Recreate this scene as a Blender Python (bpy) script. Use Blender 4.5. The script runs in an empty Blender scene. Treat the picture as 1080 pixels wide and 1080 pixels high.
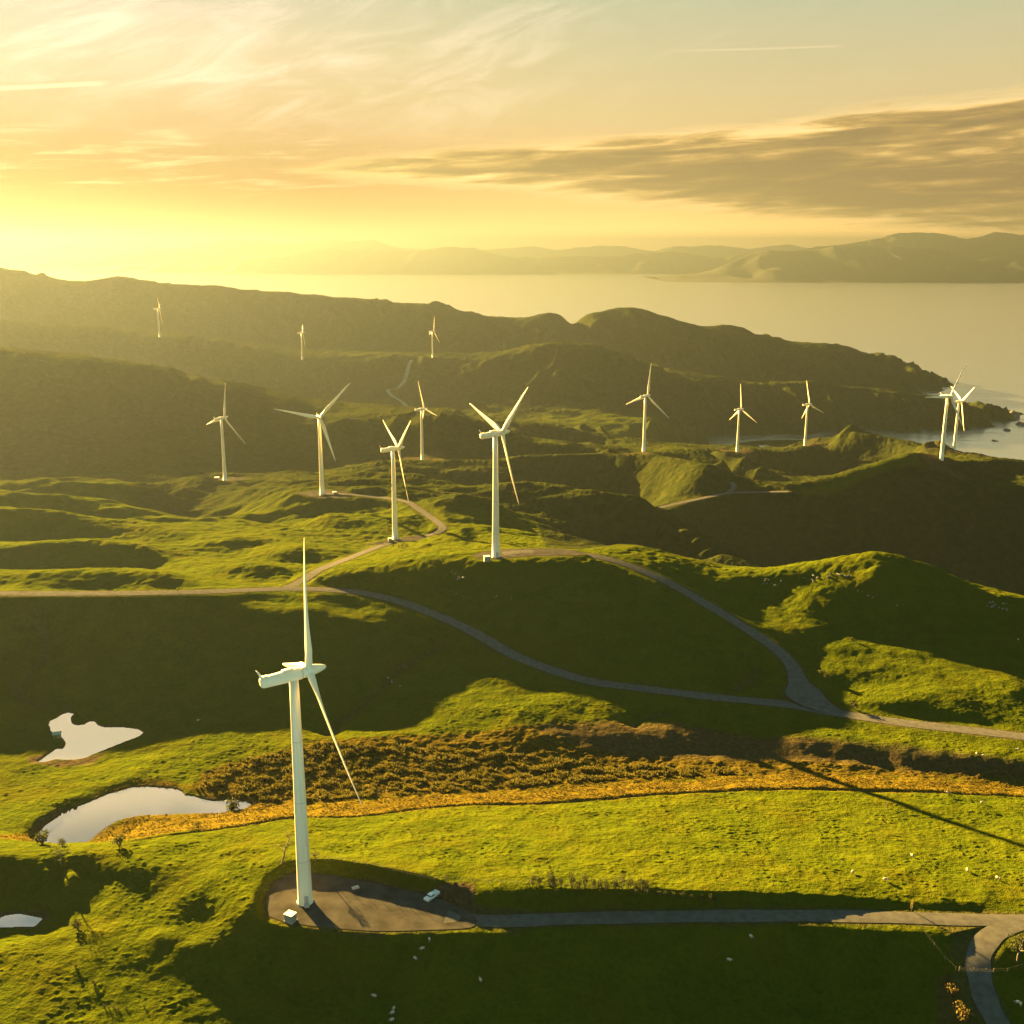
import bpy, bmesh, math, random
import numpy as np
from mathutils import Vector, Matrix

random.seed(7); np.random.seed(7)
scene = bpy.context.scene
COL = scene.collection
HAZE = True
R = math.radians

# ------------------------------------------------------------------ camera
F = 1132.0; PITCH = R(13.7); H = 173.8
CP, SP = math.cos(PITCH), math.sin(PITCH)
cam = bpy.data.cameras.new('camera'); cam.sensor_width = 36; cam.lens = 36 * F / 1080.0
cam.clip_start = 1; cam.clip_end = 90000
co = bpy.data.objects.new('camera', cam); COL.objects.link(co)
co.location = (0, 0, H); co.rotation_euler = (R(90) - PITCH, 0, 0)
scene.camera = co

def s_of(v):
    return math.tan(PITCH + math.atan((v - 540.0) / F))
def ptY(u, v, Y):                       # surveyed sight line + forward distance -> world point
    z = H - Y * s_of(v)
    return ((u - 540.0) / F * (Y * CP + (H - z) * SP), Y, z)
def ptZ(u, v, z):                       # surveyed sight line + height -> world point
    return ptY(u, v, (H - z) / s_of(v))

# ------------------------------------------------------------------ noise
def _hash(ix, iy, seed):
    h = (ix.astype(np.int64) * 374761393 + iy.astype(np.int64) * 668265263 + seed * 982451653) & 0x7fffffff
    h = ((h ^ (h >> 13)) * 1274126177) & 0x7fffffff
    return (h ^ (h >> 16)) & 0xffff
def noise(x, y, seed=0):
    ix = np.floor(x); iy = np.floor(y); fx = x - ix; fy = y - iy
    u = fx * fx * fx * (fx * (fx * 6 - 15) + 10); v = fy * fy * fy * (fy * (fy * 6 - 15) + 10)
    def g(dx, dy):
        a = _hash(ix + dx, iy + dy, seed) * (2 * math.pi / 65536.0)
        return np.cos(a) * (fx - dx) + np.sin(a) * (fy - dy)
    n0 = g(0, 0) * (1 - u) + g(1, 0) * u
    n1 = g(0, 1) * (1 - u) + g(1, 1) * u
    return 1.5 * (n0 * (1 - v) + n1 * v)
def fbm(x, y, octv=4, seed=0, gain=.5):
    t = 0; a = 1
    for k in range(octv):
        t = t + a * noise(x * 2 ** k + 17.3 * k, y * 2 ** k - 9.1 * k, seed + k); a *= gain
    return t
def sstep(a, b, x):
    t = np.clip((x - a) / (b - a), 0, 1); return t * t * (3 - 2 * t)

# ------------------------------------------------------------------ surveyed lines of the land
Z = []   # (u, v, height)
Yl = []  # (u, v, distance)
Z += [
 [(-300,1240,-20),(540,1240,-28),(1400,1240,-22)],
 [(-300,1160,-12),(0,1160,-9),(300,1160,-13),(540,1160,-19),(800,1160,-21),(1080,1160,-13),(1400,1160,-13)],
 [(-300,1080,-5),(0,1080,-5),(150,1080,-5),(270,1080,-7.4),(400,1080,-11.5),(480,1080,-8),(560,1080,-7.6),(640,1080,-9),(700,1080,-12),(850,1080,-14),(960,1080,-12.5),(1030,1080,-10.2),(1080,1080,-9.8),(1400,1080,-9)],
 [(-300,1030,-5),(0,1030,-4.5),(130,1030,-4),(240,1030,-4.5),(300,1030,-8.5),(400,1030,-8),(460,1030,-6.5),(540,1030,-4),(620,1030,-4),(680,1030,-7),(760,1030,-10),(900,1030,-11),(980,1030,-8.6),(1020,1030,-6.6),(1035,1030,-6.2),(1080,1030,-6.2)],
 [(-300,1000,-5),(0,1000,-4.5),(100,1000,-3.4),(230,1000,-1.4),(265,1000,-2.5),(330,1000,-4.5),(400,1000,-4.4),(540,1000,-2.2),(650,1000,-2.6),(800,1000,-6),(900,1000,-4.8),(960,990,-3.5)],
 # pond hollow at the far left and its lee bank
 [(-300,975,-7.5),(0,960,-7.6),(45,966,-7.4),(60,975,-6.0)],
 [(0,985,-6.4),(60,985,-5.0),(120,975,-3.2),(200,985,-1.6)],
 [(-300,935,-4),(0,930,-4.6),(60,930,-4.2),(110,930,-2.8)],
 [(-300,908,1.5),(0,908,1.2),(50,914,1.0),(110,918,1.0),(160,914,.6)],
 [(160,950,-1.5),(140,930,-1.0),(200,925,.6),(240,915,1.2),(280,905,1.3)],
 # bowl by the pad
 [(178,968,-1.5),(200,972,-2.0),(222,968,-1.6)],
 [(170,985,-1.4),(205,989,-1.2),(232,983,-.4),(246,968,.9),(230,945,.6),(190,948,-.6)],
 [(250,945,1.8),(268,946,2.6),(280,952,2.0)],
 # pad and road, level
 [(290,960,0),(300,930,0),(335,928,0),(400,942,0),(460,955,0),(520,968,-.2),(600,966,-.7),(700,964,-1.2),(800,963,-1.7),(900,963,-2.2),(1000,967,-2.8),(1080,970,-3.2)],
 [(320,976,0),(400,981,0),(470,980,0),(530,977,-.3),(700,973,-1.4),(900,972,-2.4)],
 [(262,962,2.1),(285,972,1.4),(330,980,.6),(400,985,.55),(460,984,.6),(520,981,.4)],
 [(1000,990,-3.1),(1030,1000,-3.9)],
 # top of the cut bank behind the pad
 [(292,925,1.0),(305,914,2.0),(340,915,2.6),(380,922,2.8),(420,930,2.9),(450,937,2.8),(480,936,3.0),(502,933,3.0)],
 [(503,940,3.0),(530,938,3.4),(600,941,2.9),(700,946,1.7),(800,951,.2),(880,955,-1.2),(960,957,-2.2),(1080,958,-3.0),(1400,962,-4)],
 # the paddock, falling away from the camera
 [(330,896,.4),(450,908,1.8),(600,922,1.6),(800,930,-.6),(950,935,-2.4),(1080,935,-4.6),(1400,935,-6)],
 [(330,880,-3.4),(450,885,-3.6),(600,890,-3.2),(800,895,-6),(950,900,-7.2),(1080,905,-8.0),(1400,905,-10)],
 [(300,865,-7.5),(420,862,-9),(600,862,-9.5),(800,865,-11.5),(1000,870,-12.5),(1080,872,-12.8),(1400,872,-14)],
 [(-300,897,1.2),(0,895,.6),(60,900,.2),(110,898,-.4),(150,890,-1.6),(180,880,-3.6),(220,876,-5),(280,868,-7)],
 [(130,903,.4),(170,898,-.5),(210,888,-2.2),(170,886,-1.6),(260,884,-3.2)],
 [(300,862,-8.6),(370,862,-9.5),(430,854,-12),(480,850,-13),(560,847,-14),(620,843,-15),(680,838,-16),(740,834,-16.5),(830,832,-17),(950,834,-17.5),(1080,839,-17.5),(1400,845,-18)],
 # ponds and the wet valley
 [(40,888,-14.5),(95,888,-14.5),(150,868,-14.5),(250,852,-14.5),(180,836,-14.5),(110,846,-14.5)],
 [(-300,880,-9),(0,882,-7),(25,880,-12),(40,860,-12.5),(90,842,-13),(140,828,-13.2),(190,832,-13.6),(250,840,-14)],
 [(60,802,-17.3),(100,790,-17.3),(150,770,-17.3),(70,760,-17.3)],
 [(-300,845,-14),(0,848,-14.5),(60,834,-14.4),(110,820,-14.6),(160,802,-14.4)],
 [(-300,790,-17),(0,800,-17),(30,798,-17),(70,807,-16.9),(100,802,-16.9),(140,786,-17)],
 [(300,850,-13.6),(400,840,-15.5),(520,832,-17.5),(640,825,-19),(800,818,-20),(1000,820,-20),(1400,822,-20)],
 [(220,800,-14.2),(300,790,-15),(340,778,-16),(450,775,-18.6),(560,771,-18),(680,768,-17.6),(740,770,-17.8)],
 [(740,792,-21.6),(800,797,-21.2),(860,801,-20.9),(920,806,-20.8),(1000,815,-20.6),(1080,824,-20.4),(1400,840,-20)],
 [(250,830,-14.2),(400,808,-17.5),(560,802,-20.5),(640,800,-21.6),(700,798,-22),(900,806,-20)],
 [(830,781,-18.6),(940,790,-17.6),(1010,799,-17.2),(1080,807,-17),(1400,820,-17)],
 # slope up to the middle road
 [(185,776,-15.2),(240,774,-14.4),(300,768,-15.6),(360,745,-18.5),(400,725,-19.5)],
 [(156,768,-17),(200,735,-15),(260,745,-16),(320,735,-16.8)],
 [(-300,760,-17),(0,745,-17),(30,735,-16.5),(60,740,-17),(110,745,-17)],
 [(-300,700,-8.5),(0,700,-9),(30,700,-12),(45,690,-11.5),(60,670,-5.5),(90,690,-7.4)],
 [(40,655,-.5),(70,650,1),(30,665,-3.5)],
 [(100,720,-13),(150,690,-7.8),(220,690,-8.4),(290,690,-9.6),(340,700,-13.6)],
 [(-300,648,2.4),(0,648,2.4),(100,648,2.4),(200,648,1.4),(300,648,.4),(380,650,-2)],
 [(270,668,-4.2),(300,664,-3.2),(340,672,-7),(400,690,-12.5),(420,715,-17.5),(460,695,-13)],
 [(420,680,-9),(480,702,-14.2),(520,704,-12.8),(560,710,-13.6)],
 [(370,770,-19),(420,745,-19),(480,725,-16.6),(520,713,-13.6),(560,722,-15),(600,740,-16.8),(660,752,-17.2)],
 [(400,770,-19.5),(500,755,-18),(600,758,-17.2)],
 [(700,744,-17.3),(800,752,-18.2),(900,760,-17.8),(1000,778,-17.5),(1080,790,-17)],
 # T2 knoll
 [(330,612,2.5),(350,606,5),(385,600,7.5),(420,594,9.5),(480,588,12.5),(520,590,14),(560,585,14.3),(600,584,13.4),(640,592,11.5)],
 [(400,625,.5),(440,625,1.5),(500,628,3),(560,632,3.2),(620,640,1.8),(680,640,1.5)],
 [(480,655,-4.8),(540,665,-5.5),(600,680,-7.8),(660,690,-10.2),(720,695,-11.5),(770,700,-12.4)],
 [(600,700,-12),(680,712,-15),(760,722,-16.6),(800,726,-16.8),(815,712,-14.5)],
 [(690,610,4.4),(740,640,-1.8),(790,668,-7),(825,695,-11.6)],
 # right hill
 [(640,593,12),(700,599,6.5),(760,606,2.2),(800,606,2.5),(850,599,8),(890,587,13),(920,580,15.5),(945,583,14),(980,595,8.5),(1000,610,4),(1030,624,1.5),(1080,640,-2),(1400,700,-14)],
 [(720,618,1.2),(800,625,-3),(850,614,2.5),(890,604,8.6),(920,606,10.4),(950,611,8.6),(990,627,1.4)],
 [(780,650,-6.4),(850,650,-6.0),(920,645,-3.4),(980,648,-5.6),(1040,652,-7.4),(1080,660,-8.2)],
 [(850,690,-12),(890,684,-10.6),(930,686,-10.6),(980,690,-10.8),(1040,690,-11),(1080,694,-11.6),(1400,740,-17)],
 [(862,715,-14.2),(880,710,-13.2),(920,710,-13.2),(970,714,-13.2),(1020,722,-13.4),(1080,727,-13.8)],
 [(870,735,-15.8),(920,735,-14.8),(1000,745,-14.6),(1080,758,-15)],
 # hidden gully behind the right hill
]
Yl += [
 # left mounds, each crest and the foot behind/in front of it
 [(-250,621,535),(0,620,535),(60,622,533),(120,622,533),(180,620,534)],
 [(-250,606,552),(0,605,552),(60,602,553),(115,601,553),(165,603,550),(195,612,543)],
 [(-250,603,650),(0,601,650),(60,599,648),(120,600,645),(160,598,645),(185,588,668)],
 [(-250,579,672),(0,580,672),(40,575,672),(80,572.5,672),(120,573,670),(150,576,668),(175,584,662)],
 [(-250,571,750),(0,570,750),(50,570,750),(100,570,750),(140,571,745),(180,574,730)],
 [(-250,562,765),(0,563,765),(12,564,770),(45,566,775)],
 [(-250,540,785),(0,540,785),(50,544,785),(90,551,780),(130,556,772),(170,556,770),(212,562,756)],
 [(-250,546,850),(0,541,850),(60,545,850),(120,548,850),(180,550,850)],
 [(-250,517,885),(0,517,885),(30,518.5,885),(55,524,878),(75,531,868)],
 [(20,530,955),(80,534,950),(130,540,940),(185,548,930),(240,545,920)],
 [(90,526,905),(120,528,905),(150,534,900),(185,546,890)],
 [(30,515,985),(60,508,985),(100,506,990),(150,507,995),(190,509,1030),(220,507,1100)],
 # bright mounds left of the pad road
 [(222,604,592),(245,611,573),(275,612.5,570),(305,611,570),(322,607,580)],
 [(225,599,600),(245,595.5,592),(270,593.5,592),(296,598,588),(318,605,584)],
 [(205,578,690),(225,579,688),(243,580.5,687),(268,578,690),(285,574,700)],
 [(205,573,702),(221,570,703),(245,567,704),(268,569,704),(285,572,706)],
 [(275,588,655),(290,592,643),(305,596,636),(325,597,634),(342,592,645)],
 [(270,583,662),(285,579.5,658),(305,577,658),(325,577.5,658),(345,584,656)],
 [(195,600,625),(205,590,650),(225,587,664),(250,588,664),(262,592,650)],
 [(195,570,740),(215,565,750),(250,564,755),(270,560,765),(300,557,770),(330,560,765),(365,563,760)],
 [(200,548,870),(240,547,850),(280,551,820),(275,556,800)],
 [(290,552,830),(320,556,810)],
 [(315,560,790),(330,553,800),(350,545,815),(380,543,830),(405,545,820)],
 # spurs below T5 and T4
 [(185,545,965),(215,530,1010),(240,512,1090),(262,505,1120)],
 [(220,545,930),(250,528,960),(275,514,985),(300,509,985)],
 [(240,545,915),(265,540,900),(290,530,905),(310,521,915)],
 [(180,527,1020),(205,538,975)],
 [(250,545,900),(300,546,870),(340,545,850),(370,538,855)],
 [(237,505.5,1131),(200,508,1110),(270,507,1120)],
 [(340,521,893),(310,519,905),(360,521,890),(385,525,880)],
 [(300,500,1050),(340,502,1020),(380,500,1020)],
 # T3 pad and the road beyond it
 [(417,570,743),(400,573,733),(440,567,748),(462,562,752)],
 [(465,554,772),(450,542,810),(432,530,850),(420,524,872)],
 [(420,581,655),(460,578,655),(490,575,650),(400,585,640)],
 [(365,590,640),(400,577,712),(340,597,600),(325,606,566)],
 [(410,520,890),(440,520,885),(475,524,872),(510,531,850)],
 [(410,513,950),(440,515,900),(470,523,866),(510,530,845),(540,545,815),(580,556,795),(620,571,765),(650,582,735)],
 [(450,548,790),(480,545,800),(500,548,790)],
 [(480,560,690),(520,556,692),(560,560,685),(600,574,655),(620,580,640)],
 [(470,575,640),(520,577,610),(560,579,600),(620,580,600)],
 [(620,580,600),(650,573,612),(680,576,612),(720,586,600),(762,598,585)],
 [(650,579,645),(700,581,645),(740,589,635),(790,604,620)],
 [(540,556,797),(580,567,772),(620,580,742)],
 # R2
 [(380,505,1000),(410,501,1010),(440,503,1010),(480,508,985),(510,512,965),(560,511,955),(620,518,940),(670,524,925),(682,528,915),(720,558,850),(760,584,790),(795,604,750)],
 [(500,530,905),(560,545,886),(620,555,876),(680,575,868),(720,590,835),(750,600,803)],
 [(450,510,1010),(560,520,1020),(640,535,990),(690,535,1000)],
 # T7 ridge
 [(400,490,1250),(440,486,1330),(480,487,1265),(510,484,1270),(560,482,1270),(600,480,1265),(640,478,1258),(679,477,1252),(700,480,1200),(720,484,1160),(740,490,1112),(765,503,1086)],
 [(420,498,1195),(480,500,1200),(560,508,1205),(640,520,1200),(665,527,1165),(690,533,1112)],
 [(445,485,1384),(430,485,1380),(470,487,1370)],
 [(690,472,1500),(720,470,1510),(745,476,1480),(765,488,1400)],
 [(777,477,1634),(760,480,1610),(800,476,1640),(790,486,1560)],
 [(700,535,1020),(740,526,1055),(780,520,1060),(830,518,1055)],
 # ridge K (T10)
 [(800,524,1055),(840,514,1068),(870,506,1080),(900,496,1092),(930,486,1102),(960,478.5,1110),(975,479,1116),(993,484,1118),(1020,486,1180),(1080,487,1300),(1400,487,1300)],
 [(815,530,1055),(840,526,1056),(870,517,1066),(900,508,1076),(930,499,1084),(960,492,1091),(1000,497,1120),(1080,500,1240)],
 [(740,560,985),(800,580,980),(850,575,998),(900,590,984),(980,590,990),(1080,600,990),(1400,610,990)],
 [(740,595,905),(800,612,900),(900,625,925),(980,640,925),(1080,650,930),(1400,660,930)],
 [(960,520,1040),(1040,530,1050),(1080,540,1040),(1400,545,1040)],
 [(1006,476.5,1390),(985,472,1420),(1030,480,1370)],
 # ridge L (T9)
 [(849,468.5,1750),(830,472,1740),(870,464,1740),(900,453.5,1730),(920,456,1720),(950,463,1690),(980,469,1640),(1010,478,1560)],
 [(780,500,1570),(820,508,1600),(870,502,1590),(920,488,1600),(960,476,1590)],
 [(765,506,1082),(790,509,1085),(822,510,1085)],
 [(720,505,1330),(770,510,1330),(820,515,1320)],
 # big left hill
 [(-250,500,1200),(0,500,1200),(60,500,1200),(150,498,1240),(220,495,1290),(280,490,1375),(340,485,1415),(400,488,1385)],
 [(-250,362,1580),(0,370,1580),(25,373,1580),(50,378,1580),(100,386,1570),(150,392,1570),(200,396,1600),(240,407,1630),(280,417,1650),(310,428,1640),(330,440,1600)],
 [(-250,450,1400),(0,438,1385),(80,450,1370),(150,470,1340)],
 [(100,430,1470),(180,440,1500),(240,455,1490),(290,470,1445)],
 [(190,478,1390),(230,472,1420),(270,464,1470),(300,455,1510),(340,443,1545),(380,440,1550),(440,433,1560),(470,432,1560),(500,441,1530),(530,452,1500),(560,462,1460),(600,470,1400)],
 [(380,470,1468),(460,465,1450),(520,474,1420)],
 [(480,432,1780),(510,442,1760),(560,445,1760),(600,450,1740),(640,460,1700),(660,470,1640)],
 [(520,470,1560),(560,470,1650),(620,472,1665)],
 # middle distance: green flat, T12 hill
 [(640,468,1850),(680,470,1850),(720,468,1900)],
 [(400,432,2380),(470,428,2390),(540,435,2300),(600,440,2220),(680,445,2150),(740,450,2250)],
 [(560,400,2530),(600,420,2420),(650,422,2400),(700,420,2430)],
 [(-250,392,2480),(0,368,2480),(60,376,2470),(150,391,2440),(240,402,2440),(300,415,2450),(380,425,2450)],
 [(330,395,2570),(400,400,2580),(470,400,2580)],
 [(-250,328,2720),(0,337,2700),(50,342,2700),(100,345,2690),(150,354,2660),(168,355,2650),(200,356,2650),(230,362,2640),(250,370,2620),(285,376,2640),(318,380,2650),(340,380,2660),(380,380,2690),(410,376,2700),(456,378,2700),(500,379,2700),(530,376,2700),(560,369,2700),(590,366,2700),(620,369,2690),(650,377,2660),(690,390,2620)],
 # ridge M to the point
 [(670,397,2640),(700,395,2650),(735,399,2650),(790,403,2650),(860,406,2640),(920,411,2630),(980,418,2610),(1020,425,2600),(1050,433,2590),(1066,446,2580)],
 [(740,470,2300),(760,465,2360),(800,460,2400),(860,460,2400),(920,463,2390),(980,460,2420),(1040,452,2490),(1068,448,2555)],
 [(720,440,2400),(800,435,2480),(880,437,2480),(960,440,2500)],
 # back ridge Q
 [(-250,268,3750),(0,283,3700),(30,286,3690),(60,297,3680),(100,298,3670),(120,296,3660),(160,297.5,3640),(200,302,3620),(250,306,3600),(300,308,3580),(350,313,3560),(400,316,3540),(430,324,3530),(445,325,3530),(432,328,3530),(446,326,3530),(460,320.5,3530),(480,328,3520),(500,330,3510),(528,336,3500),(560,339,3500),(582,337,3500),(605,341,3500),(624,340,3500),(640,337,3500),(662,334,3490),(680,335,3480),(700,339,3470),(740,347,3450),(770,347,3440),(790,350,3430),(830,361,3400),(880,363,3380),(920,372,3350),(960,388,3300),(985,404,3250),(992,411,3235)],
 [(-250,340,3300),(0,330,3300),(100,338,3250),(200,348,3220),(300,362,3190),(400,366,3180),(500,372,3160),(600,378,3150),(700,388,3150),(800,398,3120)],
]
# hidden ground (forward distance, across, height)
HID = []
for X, Y, zz in [(90,620,-18),(90,700,-70),(160,640,-30),(160,720,-92),(250,690,-95),(330,720,-118),(430,680,-118),(430,760,-140),(620,800,-150),(520,640,-60),
                 (-350,1060,-72),(285,1200,-130),(350,1210,-125),(246,1230,-120),(402,1235,-120),(455,1240,-100),(-50,1340,-106),(25,1350,-107),(100,1350,-110),(170,1340,-112),(-20,1130,-130),(90,1120,-135),(330,1350,-165),(600,1450,-160),(700,1600,-235),(800,1900,-240),(620,2050,-240),(500,2150,-236),(400,1980,-200),
                 (1000,2200,-245),(1300,2500,-250),(1200,1500,-235),(1500,1700,-250),(900,1500,-232),
                 (1200,2850,-245),(1050,2900,-238),(800,2900,-215),(500,2900,-190),(1330,3000,-250),
                 (1700,3300,-255),(1420,3450,-250),
                 (-1500,2200,-60),(-900,2150,-95),(-400,2050,-120),(-1500,3000,-90)]:
    HID.append((X, Y, zz))
for X in range(-3200, 3000, 300):
    HID.append((X, 4300 if X < 900 else 3900, -262)); HID.append((X, 4800, -275))
    HID.append((X * .05, 150, -40))

pts = []
FINE = {(830,781,-18.6),(740,792,-21.6),(503,940,3.0),(292,925,1.0)}
def densify(world, step=.03):
    for (a, b) in zip(world[:-1], world[1:]):
        d = math.hypot(a[0]/a[1]-b[0]/b[1], math.log(a[1]/b[1]))
        n = max(1, int(math.ceil(d / step)))
        for k in range(n):
            t = k / n; pts.append(tuple(a[i]*(1-t)+b[i]*t for i in range(3)))
    pts.append(world[-1])
for l in Z: densify([ptZ(*p) for p in l], .009 if l[0] in FINE else .03)
for l in Yl: densify([ptY(*p) for p in l])
for p in HID: pts.append(p)

SEA = -230.0
# ------------------------------------------------------------------ roads, pads, ponds (world outlines)
ROADS = {
 'valley_road': (7.0, [ptZ(*p) for p in [(-330,628,9),(-120,627,9),(0,626,9),(80,626,9),(150,625.5,8.6),(220,624,6.4),(300,621,2.6),(345,622,1.2),(380,625,0),(420,634,-1.2),(450,645,-2.6),(475,655,-4.4),(500,667,-6.2),(540,690,-10),(580,706,-13),(620,718,-15),(660,724,-16.2),(700,729,-17),(760,736,-17.8),(830,743,-18),(870,750,-18),(950,762,-17.4),(1080,777,-16.6),(1250,800,-16)]]),
 'branch_road': (6.6, [ptZ(*p) for p in [(880,751,-18),(852,736,-17),(843,720,-15),(834,700,-11.9),(818,684,-9),(795,668,-6.4),(750,640,-1),(700,612,5.4),(650,592,10.2),(600,582.5,13),(560,581.5,14),(530,584,14)]]),
 'pad_road': (5.4, [ptZ(*p) for p in [(470,967,0),(520,971.5,-.2),(600,969,-.8),(700,967,-1.4),(800,966,-2),(900,966.5,-2.5),(1000,969.5,-3),(1080,971,-3.2),(1300,975,-3.6)]]),
 'side_road': (6.0, [ptZ(*p) for p in [(1075,972,-3.2),(1048,985,-3.2),(1033,1005,-4.2),(1033,1030,-6.1),(1042,1060,-8.6),(1058,1090,-11),(1075,1130,-13),(1100,1200,-15)]]),
 'ridge_road': (6.0, [ptY(*p) for p in [(300,621,541),(318,613,556),(335,602,580),(352,595,607),(375,586,660),(398,577,712),(420,570.5,742),(445,566.5,750),(463,561,755),(466,555,770),(455,546,800),(440,536,832),(428,529,856),(400,524.5,880),(360,521,893),(335,521,893)]]),
 'far_road': (6.5, [ptY(*p) for p in [(690,537,1012),(715,531,1035),(745,524.5,1052),(770,520,1060),(800,519,1058),(832,518.5,1055)]]),
 'zigzag_track': (10.0, [ptY(*p) for p in [(434,379.5,2695),(431,386,2660),(428,398,2590),(425,404,2560),(418,410,2535),(409,411,2530),(413,417,2500),(424,424,2460),(430,432,2420),(431,440,2380)]]),
 'shore_road': (16.0, [ptZ(u,v,SEA+2.2) for u,v in [(728,486),(745,477),(760,471),(778,466.5),(800,464),(830,463.2),(865,464.2),(895,466)]]),
 'far_spur_road': (6.0, [ptY(*p) for p in [(768,520,1060),(774,514,1076),(772,508.5,1082)]]),
}
PADS = {
 'near_pad': [ptZ(u,v,0) for u,v in [(283,966),(281,950),(290,932),(305,923),(340,922),(375,928),(410,935),(450,944),(480,955),(500,966),(498,978),(450,981),(395,982),(340,978),(300,972)]],
 'second_pad': [ptZ(u,v,14) for u,v in [(500,586),(510,582),(530,579.5),(565,578.5),(600,580),(615,585),(590,586),(560,586.5),(530,589),(508,590)]],
 'third_pad': [ptY(u,v,Y) for u,v,Y in [(388,575,728),(410,571,741),(440,566,752),(462,562,757),(462,566,745),(440,570,738),(415,573,733)]],
 'fourth_pad': [ptY(u,v,Y) for u,v,Y in [(312,520.5,900),(335,518.5,910),(362,519,908),(368,523,885),(340,524,880)]],
 'fifth_pad': [ptY(u,v,Y) for u,v,Y in [(218,506.5,1130),(240,504.5,1145),(275,506.5,1135),(268,510,1110),(240,508.5,1112)]],
}
PONDS = {
 'far_pond': (-17.3, [(40,803.5),(52,795),(60,789.5),(67,789),(70,784),(67,779),(62,776),(54,771),(52,764),(53,760),(60,757),(66,753),(72,751.5),(78,753),(75,757),(76,763),(80,765),(89,764),(94,761),(99,760.5),(103,765),(110,767),(130,767),(145,769),(151,772.5),(146,777),(130,783),(115,789),(100,795),(88,800),(77,801.5),(58,801),(47,804)]),
 'near_pond': (-14.5, [(38,887),(41,877),(48,868),(60,860),(76,853),(94,846),(115,837),(138,830.5),(152,829.5),(172,831),(186,832),(193,836),(194,839),(203,839.5),(214,843),(226,845),(240,843.5),(256,843),(265,849),(258,853),(245,855.5),(230,858),(205,858),(180,859),(150,860),(132,863),(118,869),(104,879),(94,887),(84,890.5),(68,890),(52,890)]),
 'corner_pond': (-7.9, [(-60,972),(-20,968),(0,968),(6,965.5),(20,963.5),(30,965.5),(45,968.5),(40,974),(36,977.5),(10,978),(-20,979),(-60,980)]),
}
PONDW = {k: (z, [ptZ(u, v, z) for u, v in pl]) for k, (z, pl) in PONDS.items()}
for k, (w, l) in ROADS.items():
    for p in l[::1]: pts.append(p)

# ------------------------------------------------------------------ height field: scattered interpolation in (X/Y, ln Y)
P = np.array(pts); P = P[P[:, 1] > 50]
A = P[:, 0] / P[:, 1]; L = np.log(P[:, 1])
keep = []; cell = {}
for i in range(len(P)):
    k = (round(A[i] / .0045), round(L[i] / .0045))
    if k in cell: continue
    cell[k] = 1; keep.append(i)
P = P[keep]; A = A[keep]; L = L[keep]; N = len(P)
K = -np.hypot(A[:, None] - A[None], L[:, None] - L[None])
K = K - np.eye(N) * 0.00002
M = np.zeros((N + 3, N + 3)); M[:N, :N] = K
M[:N, N] = 1; M[:N, N+1] = A; M[:N, N+2] = L; M[N:, :N] = M[:N, N:].T
W = np.linalg.solve(M, np.concatenate([P[:, 2], [0, 0, 0]]))
la0, la1 = math.log(150.0), math.log(4800.0)
aC = np.linspace(-1.15, 1.0, 760); lC = np.linspace(la0, la1, 860)
ZC = np.zeros((860, 760))
A32, L32, W32 = A.astype(np.float32), L.astype(np.float32), W[:N].astype(np.float32)
aC32 = aC.astype(np.float32)
for i, l in enumerate(lC):
    D = np.sqrt((aC32[:, None] - A32[None]) ** 2 + (np.float32(l) - L32[None]) ** 2)
    ZC[i] = -(D @ W32) + W[N] + W[N+1] * aC + W[N+2] * l
def blur(z, r):
    k = np.exp(-.5 * (np.arange(-3*r, 3*r+1) / r) ** 2); k /= k.sum()
    zp = np.pad(z, ((3*r, 3*r), (0, 0)), mode='edge'); z = sum(k[j] * zp[j:j+z.shape[0]] for j in range(len(k)))
    zp = np.pad(z, ((0, 0), (3*r, 3*r)), mode='edge'); return sum(k[j] * zp[:, j:j+z.shape[1]] for j in range(len(k)))
ZC = blur(ZC, 1)
def base_h(X, Y):
    a = np.clip((X / Y - aC[0]) / (aC[1] - aC[0]), 0, len(aC) - 1.001)
    l = np.clip((np.log(Y) - lC[0]) / (lC[1] - lC[0]), 0, len(lC) - 1.001)
    j = a.astype(int); i = l.astype(int); fa = a - j; fl = l - i
    return (ZC[i, j] * (1-fa) + ZC[i, j+1] * fa) * (1-fl) + (ZC[i+1, j] * (1-fa) + ZC[i+1, j+1] * fa) * fl

def seg_dist(X, Y, line):               # distance to a polyline and the line's height there
    best = np.full(X.shape, 1e9); zz = np.zeros(X.shape)
    wide = len(line[0]) > 3                 # with a half width per point: distance from the edge
    for a, b in zip(line[:-1], line[1:]):
        dx, dy = b[0]-a[0], b[1]-a[1]; q = dx*dx + dy*dy + 1e-9
        t = np.clip(((X-a[0])*dx + (Y-a[1])*dy) / q, 0, 1)
        d = np.hypot(X - a[0] - t*dx, Y - a[1] - t*dy)
        if wide: d = d - (a[3] + t*(b[3]-a[3]))
        m = d < best; best = np.where(m, d, best); zz = np.where(m, a[2] + t*(b[2]-a[2]), zz)
    return best, zz
def poly_sd(X, Y, poly):                # signed distance, negative inside
    inside = np.zeros(X.shape, bool); best = np.full(X.shape, 1e9)
    n = len(poly)
    for i in range(n):
        a, b = poly[i], poly[(i+1) % n]
        c = ((a[1] > Y) != (b[1] > Y)) & (X < (b[0]-a[0]) * (Y-a[1]) / ((b[1]-a[1]) or 1e-9) + a[0])
        inside ^= c
        dx, dy = b[0]-a[0], b[1]-a[1]; q = dx*dx + dy*dy + 1e-9
        t = np.clip(((X-a[0])*dx + (Y-a[1])*dy) / q, 0, 1)
        best = np.minimum(best, np.hypot(X - a[0] - t*dx, Y - a[1] - t*dy))
    return np.where(inside, -best, best)
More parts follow.
